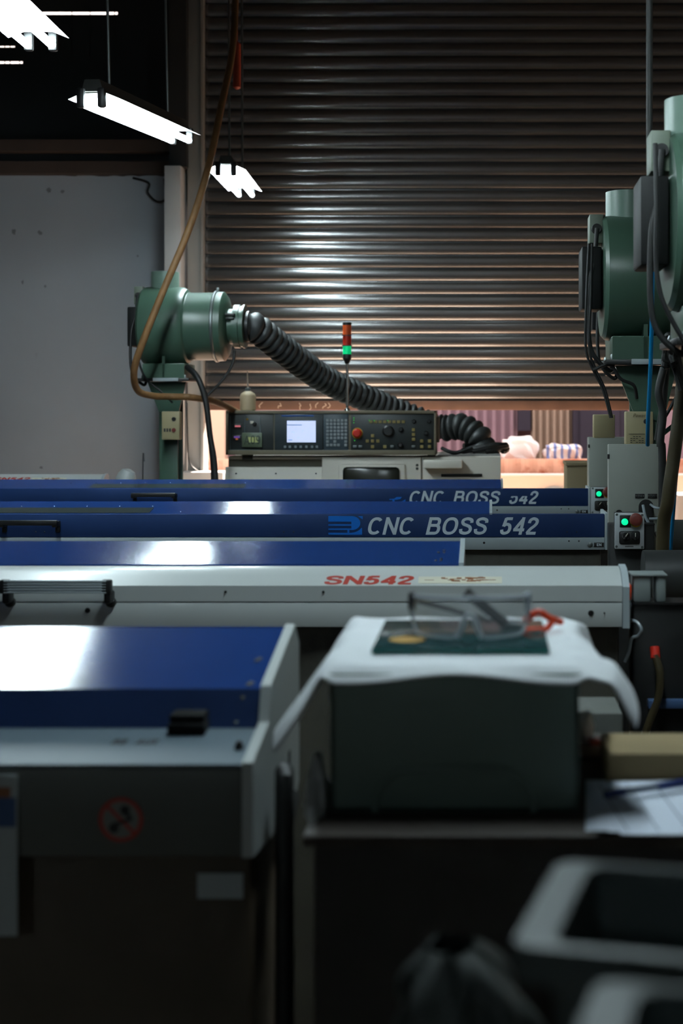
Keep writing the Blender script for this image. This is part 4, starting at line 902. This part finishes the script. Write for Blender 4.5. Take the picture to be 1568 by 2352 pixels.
# ================================================================== LEFT HOSE, CABLES
tag(MB().tube([(fx(541, 8.0), 8.0, fz(-260, 8.0)), (fx(540, 8.0), 8.0, fz(0, 8.0)), (fx(533, 7.9), 7.9, fz(120, 7.9)), (fx(511, 7.8), 7.8, fz(230, 7.8)), (fx(478, 7.6), 7.6, fz(385, 7.6)), (fx(436, 7.5), 7.5, fz(520, 7.5)), (fx(374, 7.45), 7.45, fz(670, 7.45)), (fx(330, 7.45), 7.45, fz(780, 7.45)), (fx(308, 7.5), 7.5, fz(850, 7.5)), (fx(316, 7.6), 7.6, fz(896, 7.6)), (fx(350, 7.7), 7.7, fz(909, 7.7)), (fx(395, 7.78), 7.78, fz(911, 7.78)), (fx(440, 7.78), 7.78, fz(913, 7.78)), (fx(500, 8.0), 8.0, fz(925, 8.0)), (fx(560, 8.6), 8.6, fz(955, 8.6))], .0185, 14).build('air_hose', brown_hose, ang=60), 'long brown air hose sweeping down past the left mist collector', 'hose')
tag(MB().tube([(fx(425, 7.8), 7.85, fz(842, 7.8)), (fx(452, 7.76), 7.78, fz(868, 7.8)), (fx(472, 7.76), 7.76, fz(920, 7.8)), (fx(482, 7.76), 7.76, fz(1000, 7.8)), (fx(495, 7.76), 7.76, fz(1110, 7.8)), (fx(497, 7.76), 7.76, .4)], .016, 12).tube([(fx(470, 7.78), 7.79, fz(900, 7.8)), (fx(479, 7.78), 7.8, fz(1000, 7.8)), (fx(488, 7.78), 7.8, fz(1110, 7.8)), (fx(490, 7.78), 7.8, .4)], .012, 12).build('cable_bundle', rubber), 'pair of thick black cables falling right of the left green stand', 'cables')
tag(MB().tube([(fx(537, 7.9), 7.92, fz(805, 7.9)), (fx(534, 7.9), 7.9, fz(835, 7.9)), (fx(515, 7.9), 7.88, fz(870, 7.9)), (fx(478, 7.85), 7.82, fz(910, 7.9))], .008, 10).build('cable', rubber), 'thin black cable from the mist collector collar to the thick cables', 'cable')
tag(MB().tube([(fx(318, 7.85), 7.85, fz(830, 7.85)), (fx(335, 7.8), 7.8, fz(870, 7.8)), (fx(370, 7.78), 7.78, fz(900, 7.8)), (fx(396, 7.8), 7.8, fz(925, 7.8))], .006, 10).build('cable', rubber), 'thin black cable looping under the left mist collector plate', 'cable')
tag(MB().tube([(fx(425, 10.2), 10.26, fz(925, 10.2)), (fx(432, 10.2), 10.18, fz(1000, 10.2)), (fx(436, 10.2), 10.18, fz(1060, 10.2)), (fx(455, 10.2), 10.18, fz(1082, 10.2))], .005, 8).build('wire', rubber), 'thin dark wire down the lit side of the white pillar', 'wire')
tag(MB().tube([(fx(300, 10.5), 10.57, fz(405, 10.5)), (fx(338, 10.5), 10.55, fz(418, 10.5)), (fx(336, 10.5), 10.55, fz(440, 10.5)), (fx(356, 10.5), 10.55, fz(460, 10.5)), (fx(376, 10.5), 10.55, fz(454, 10.5)), (fx(374, 10.5), 10.55, fz(408, 10.5))], .009, 8).build('wire', rubber), 'black wire loop on the plaster near the top of the white pillar', 'wire')
tag(MB().lathe([(0, .008), (.01, .022), (.26, .022), (.275, .01)], (fx(544, 8.2), 8.2, fz(205, 8.2)), (0, 0, 1), 16).cyl((fx(544, 8.2), 8.2, fz(120, 8.2)), (fx(545, 8.2), 8.2, 5.6), .004, 8).build('pull_handle', mat('dull orange plastic', (176, 70, 44), .5)), 'dull orange handle hanging on a cord beside the brown hose', 'handle')
# small twig of wire and bits by the far white feeder
tag(MB().tube([(fx(326, 7.6), 7.6, 0), (fx(328, 7.6), 7.6, fz(1090, 7.6)), (fx(331, 7.6), 7.6, fz(1060, 7.6))], .004, 8).build('wire', steel), 'short upright bright wire left of the green stand', 'wire')

# ================================================================== BENCH AND ITS THINGS
ZT = 1.145
t = thing('workbench', 'dark bench with a brown board top under the crate', 'bench', (.2, 1.75, 0))
bx0 = fx(695, 1.52)
MB().box(bx0, 1.2, 1.517, 2.0, ZT-.012, ZT, .002).build('top', wood, t)
MB().box(bx0+.01, 1.19, 1.53, 1.985, .08, ZT-.012, .004).box(bx0+.05, bx0+.1, 1.56, 1.62, 0, .08).box(1.1, 1.15, 1.56, 1.62, 0, .08).box(bx0+.05, bx0+.1, 1.9, 1.96, 0, .08).box(1.1, 1.15, 1.9, 1.96, 0, .08).build('body', bench_m, t)
# crate
cY0, cY1 = 1.6, 1.965; cx0, cx1 = fx(757, cY0), fx(1330, cY0); cz1 = fz(1546, cY0)
t = thing('crate', 'grey green plastic crate under the white towel', 'crate', ((cx0+cx1)/2, 1.78, ZT))
m = MB().box(cx0, cx1, cY0, cY0+.008, ZT+.0005, cz1-.004, .003).box(cx0, cx1, cY1-.008, cY1, ZT+.0005, cz1-.004, .003).box(cx0, cx0+.008, cY0, cY1, ZT+.0005, cz1-.004, .003).box(cx1-.008, cx1, cY0, cY1, ZT+.0005, cz1-.004, .003).box(cx0, cx1, cY0, cY1, ZT+.0005, ZT+.01, .003)
m.build('shell', crate_m, t)
MB().box(cx0-.004, cx1+.004, cY0-.004, cY1+.004, cz1-.006, cz1, .002).build('lid', crate_m, t)
am = MB(); ac = (cx0+cx1)/2; aw = (1232-868)/2*cY0/FPX
pts = [(ac-aw, cY0-.001, ZT+.002), (ac-aw*.97, cY0-.001, ZT+.022), (ac-aw*.8, cY0-.001, ZT+.043), (ac-aw*.5, cY0-.001, ZT+.05), (ac+aw*.5, cY0-.001, ZT+.05), (ac+aw*.8, cY0-.001, ZT+.043), (ac+aw*.97, cY0-.001, ZT+.022), (ac+aw, cY0-.001, ZT+.002)]
am.tube(pts, .004, 8, 6); am.build('moulded_arch', crate_m, t)
# towel draped over the crate
def towel_f(u, v):
    # v: 0 front .. 1 back;  u: 0 left .. 1 right;  arc-length style drape
    yy = cY0-.012+(cY1-cY0+.03)*v
    Ll = .115-.085*v; Rr = .068+.02*math.cos(v*PI*2)-.012*math.sin(v*9)
    Wd = cx1-cx0; s = -Ll+(Wd+Ll+Rr)*u
    zt = cz1+.003+.0012*math.sin(s*60+v*9)*math.sin(v*14)
    if s < 0:
        d = -s; x = cx0-.006-d*(.50+.10*math.sin(v*9)); z = zt-d*.84-.004*math.sin(v*17+d*30)
        yy2 = yy+.25*d*(1-v)
    elif s > Wd:
        d = s-Wd; fl = .022+.016*math.sin(v*6+.5)
        a, b = min(d, fl), max(0, d-fl)
        x = cx1+.006+a*.97+b*(.45+.2*math.sin(v*12)); z = zt-a*.25-b*.85-.004*math.sin(v*19+1); yy2 = yy
    else: x = cx0+s; z = zt; yy2 = yy
    ov = .03*(1-v/.06) if v < .06 else 0
    if ov > 0 and 0 <= s <= Wd: z -= ov*(.35+.18*math.sin(s*26+1)); 
    elif ov > 0: z -= ov*.12
    # rounded shoulders
    return Vector((x, yy2, z))
m = MB().grid(towel_f, 90, 60)
tw = m.build('towel', towel_m, None, ang=180, origin=((cx0+cx1)/2, 1.78, cz1))
sm_ = tw.modifiers.new('thickness', 'SOLIDIFY'); sm_.thickness = .004; sm_.offset = 1
sb_ = tw.modifiers.new('smooth', 'SUBSURF'); sb_.levels = 1; sb_.render_levels = 1
tag(tw, 'white towel draped over the grey green crate', 'towel')
zg = cz1+.0085
# glass plate
gx0, gx1, gy0, gy1 = fx(852, 1.675), fx(1262, 1.675), 1.675, 1.90
t = thing('glass_plate', 'dark teal glass plate lying on the white towel', 'plate', ((gx0+gx1)/2, 1.79, zg))
MB().box(gx0, gx1, gy0, gy1, zg, zg+.006, .001).build('edge', teal_edge, t)
MB().box(gx0+.001, gx1-.001, gy0+.001, gy1-.001, zg+.0055, zg+.0072, .0006).build('face', plate_teal, t)
MB().lathe([(0, .022), (.0006, .022)], (fx(935, 1.735), 1.735, zg+.0072), (0, 0, 1), 28).build('yellow_sticker', mat('ochre sticker', (176, 132, 44), .6, var=.2, vscale=60), t)
zp = zg+.0078
# safety glasses
t = thing('safety_glasses', 'clear safety glasses with dark folded arms on the teal plate', 'glasses', (fx(1080, 1.74), 1.74, zp))
gc = fx(1078, 1.74); gw = .0735
def lens_pt(u, v, off=0):
    a = (u-.5)*2
    x = gc+gw*math.sin(a*1.25)/math.sin(1.25)
    y = 1.715+.060*(1-math.cos(a*1.25))/(1-math.cos(1.25))+off
    top = .052-.004*a*a
    ad = abs(a)
    low = .004+(.024*math.exp(-(ad/.10)**2))+ (.026*max(0, (ad-.72)/.28)**2)
    z = zp+low+(top-low)*v
    return Vector((x, y+.006*v, z))
m = MB().grid(lambda u, v: lens_pt(u, v), 64, 8); solid(m.bm, .0022); m.build('lens', clear_m, t, ang=60)
MB().tube([lens_pt(i/40, 1.0) for i in range(41)], .0024, 8, 0).build('brow_bar', mat('clear grey frame', (214, 222, 230), .10, var=0, alpha=.5, spec=1), t)
for a_, b_ in ((0, .42), (.58, 1)): MB().tube([lens_pt(a_+(b_-a_)*i/20, 0) for i in range(21)], .0020, 8, 0).build('lens_rim', MATS['clear grey frame'], t)
for u_ in (.015, .985): MB().tube([lens_pt(u_, v_/6) for v_ in range(7)], .0024, 8, 0).build('lens_rim', MATS['clear grey frame'], t)
MB().tube([lens_pt(.5+d_, 0, .004)+Vector((0, 0, dz)) for d_, dz in ((-.075, -.003), (-.05, .003), (-.02, .006), (.02, .006), (.05, .003), (.075, -.003))], .0036, 8, 5).build('nose_piece', mat('clear nose pad', (236, 242, 246), .08, var=0, alpha=.75, spec=1), t)
for s_, e in ((0.02, (gc+.028, 1.80, zp+.012)), (.98, (gc-.005, 1.79, zp+.045))):
    h = lens_pt(s_, .7); mid = h.lerp(Vector(e), .5)+Vector((0, .012, 0))
    am = MB().tube([h, h+Vector((0, .012, 0)), mid, Vector(e)], .0026, 10, 6); am.build('temple_arm', black, t)
    MB().box(h.x-.005, h.x+.005, h.y-.003, h.y+.012, h.z-.012, h.z+.012, .003).build('hinge', black if s_ < .5 else MATS['clear grey frame'], t)
MB().tube([(gc-.006, 1.80, zp+.05), (gc+.012, 1.80, zp+.035), (gc+.045, 1.79, zp+.010)], .0065, 10, 6).build('arm_tip', black, t)
# orange handled snips behind the glasses
t = thing('snips', 'orange handled snips lying beside the safety glasses', 'tool', (fx(1240, 1.84), 1.84, zg))
sy = 1.84
MB().tube([(fx(1290, sy), sy+.02, zg+.004+.006), (fx(1262, sy), sy, zg+.018), (fx(1235, sy), sy, zg+.026), (fx(1205, sy), sy, zg+.014)], .0045, 10, 6).tube([(fx(1268, sy), sy, zg+.014), (fx(1250, sy), sy-.01, zg+.005), (fx(1205, sy), sy-.02, zg+.005)], .0042, 10, 6).build('handle', orange_m, t)
MB().tube([(fx(1205, sy), sy-.005, zg+.008), (fx(1150, sy), sy-.008, zg+.012)], .004, 8, 0).build('blade', galv, t)
# papers and pen
pp = thing('paper_sheets', 'stack of ruled white sheets at the bench edge', 'paper', (.2, 1.6, ZT))
rr = random.Random(2)
for k_ in range(4):
    a = math.radians(-4+3*k_); bmx = MB()
    def pf(u, v, k_=k_, a=a):
        x = (u-.5)*.30; y = (v-.5)*.21; c, s = math.cos(a), math.sin(a)
        return Vector((.262+c*x-s*y+.006*k_, 1.625+s*x+c*y-.004*k_, ZT+.0015+.0022*k_+.006*(abs(u-.0)**2)*(k_ > 1)*(1-u)+.004*math.sin(u*7+k_)*(1-v)*.5))
    bmx.grid(pf, 20, 14); solid(bmx.bm, .0004)
    sh = bmx.build('sheet', paper_m, pp, ang=60)
    if k_ == 3:
        ln = MB()
        for i in range(9):
            u0 = .03+.11*i
            ln.grid(lambda p, q: pf(u0+(.006 if i < 3 else .012)*p, .05+.9*q)+Vector((0, 0, .0005)), 1, 14)
        ln.build('ruling', paper_line, sh, smooth=False)
pn = thing('pen', 'navy ballpoint pen lying on the white sheets', 'pen', (.16, 1.63, ZT+.012))
pa, pb = Vector((fx(1392, 1.6), 1.615, ZT+.0175)), Vector((fx(1580, 1.66), 1.668, ZT+.0175))
dd = pb-pa
MB().cyl(pa, pa+dd*.22, .0048, 14).lathe([(dd.length*.62, .0048), (dd.length*.98, .0048), (dd.length, .003)], pa, dd, 14).build('cap', pen_m, pn)
MB().cyl(pa+dd*.22, pa+dd*.62, .0042, 14).build('barrel', pen_grey, pn)
# cardboard box
tag(MB().box(fx(1394, 1.72), .42, 1.72, 1.83, ZT+.0005, fz(1731, 1.72), .002).box(fx(1392, 1.72), .42, 1.718, 1.722, fz(1745, 1.72), fz(1731, 1.72)).build('carton', card), 'flat tan carton behind the white sheets', 'box')
# bits behind the crate
tag(MB().box(fx(1310, 2.6), fx(1430, 2.6), 2.6, 2.75, 0, fz(1638, 2.6), .004).build('steel_cabinet', greyfront), 'low grey steel box behind the crate, under the white feeder', 'box')
sk = MB(); bmesh.ops.create_icosphere(sk.bm, subdivisions=3, radius=1)
for v in sk.bm.verts:
    c = v.co; d = 1+.2*math.sin(5*c.x+2)*math.sin(6*c.z); v.co = Vector((fx(1337, 1.9)+c.x*d*.016, 1.9+c.y*.02, ZT+.027+c.z*d*.026))
tag(sk.build('rag', sack_m), 'crumpled white rag on the bench behind the crate edge', 'rag')
tag(MB().box(fx(1330, 1.86), fx(1400, 1.86), 1.855, 1.885, ZT+.0005, ZT+.014, .003).build('small_box', mat('pinkish box', (170, 150, 140), .6)), 'small pale box between the crate and the carton', 'box')
tag(MB().box(fx(1352, 1.87), fx(1378, 1.87), 1.86, 1.88, ZT+.0142, ZT+.022, .003).build('eraser', mat('pale red rubber', (190, 96, 84), .6)), 'small red block on the pale box beside the carton', 'block')
# plastic bag at the crate's left
m = MB()
def bagf(u, v):
    a = u*2*PI; r = 1+.18*math.sin(3*a+v*5)+.1*math.sin(7*a); h = v
    w = (1-.75*h)
    return Vector((fx(733, 1.6)+.016*w*r*math.cos(a)-.004, 1.62+.05*w*r*math.sin(a), ZT+.001+.062*h))
m.grid(bagf, 40, 14)
tag(m.build('plastic_bag', clearbag, ang=70), 'cloudy plastic bag slumped at the left foot of the crate', 'bag')

# ================================================================== TROLLEY WITH GREY BINS (bottom right)
t = thing('trolley', 'tan topped trolley in the dark at the bottom edge', 'trolley', (.25, .85, 0))
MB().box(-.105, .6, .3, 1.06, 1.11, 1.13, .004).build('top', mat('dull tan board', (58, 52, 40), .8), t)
for x in (-.08, .57):
    for y in (.38, 1.03): MB().cyl((x, y, 0), (x, y, 1.11), .014, 12).build('leg', galv, t)
def open_bin(name, cx_, cy_, w, d, z0_, z1_, rz, label, rim=.022):
    t = thing(name, label, 'bin', (cx_, cy_, z0_), 'nested grey bins')
    R = Matrix.Rotation(rz, 3, 'Z')
    def ringv(hw, hd, z, n=6, rad=.012):
        out = []
        for qx, qy, a0 in ((1, 1, 0), (-1, 1, 90), (-1, -1, 180), (1, -1, 270)):
            for i in range(n+1):
                a = math.radians(a0+90*i/n); p = R @ Vector((qx*(hw-rad)+rad*math.cos(a), qy*(hd-rad)+rad*math.sin(a), 0)); out.append((cx_+p.x, cy_+p.y, z))
        return out
    def stackm(levels):
        m = MB(); bm = m.bm; rs = [[bm.verts.new(p) for p in ringv(*L)] for L in levels]; n = len(rs[0])
        for a, b_ in zip(rs, rs[1:]):
            for i in range(n): bm.faces.new((a[i], a[(i+1) % n], b_[(i+1) % n], b_[i]))
        return m, rs
    hw, hd = w/2, d/2
    m, rs = stackm([(hw*.90, hd*.88, z0_), (hw*.97, hd*.96, z1_-.03), (hw*.985, hd*.98, z1_), (hw*.965, hd*.955, z1_), (hw*.95, hd*.94, z1_-.03), (hw*.88, hd*.86, z0_+.005)])
    m.bm.faces.new(rs[0][::-1]); m.bm.faces.new(rs[-1]); m.build('shell', bin_m, t, ang=40)
    m, rs = stackm([(hw*.99, hd*.985, z1_-.018), (hw*1.06, hd*1.06, z1_-.018), (hw*1.07, hd*1.07, z1_-.006), (hw*1.06, hd*1.06, z1_), (hw*.975, hd*.97, z1_+.0005)])
    m.build('rim', bin_m, t, ang=50)
    return t
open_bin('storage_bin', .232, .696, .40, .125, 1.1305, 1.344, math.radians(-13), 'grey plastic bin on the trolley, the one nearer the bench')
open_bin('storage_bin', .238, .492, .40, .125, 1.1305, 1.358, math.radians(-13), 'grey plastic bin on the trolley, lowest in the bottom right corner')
m = MB()
def bag2(u, v):
    a = u*2*PI; r = 1+.16*math.sin(4*a+6*v)+.10*math.sin(9*a-5*v)
    w = math.sin(PI*(.08+.86*v))**.6
    return Vector((-.005+.045*w*r*math.cos(a)-.02*v, .98+.05*w*r*math.sin(a), 1.131+.10*v))
m.grid(bag2, 56, 20)
tag(m.build('plastic_bag', bag_m, ang=80), 'crumpled grey plastic bag on the trolley left of the bins', 'bag')
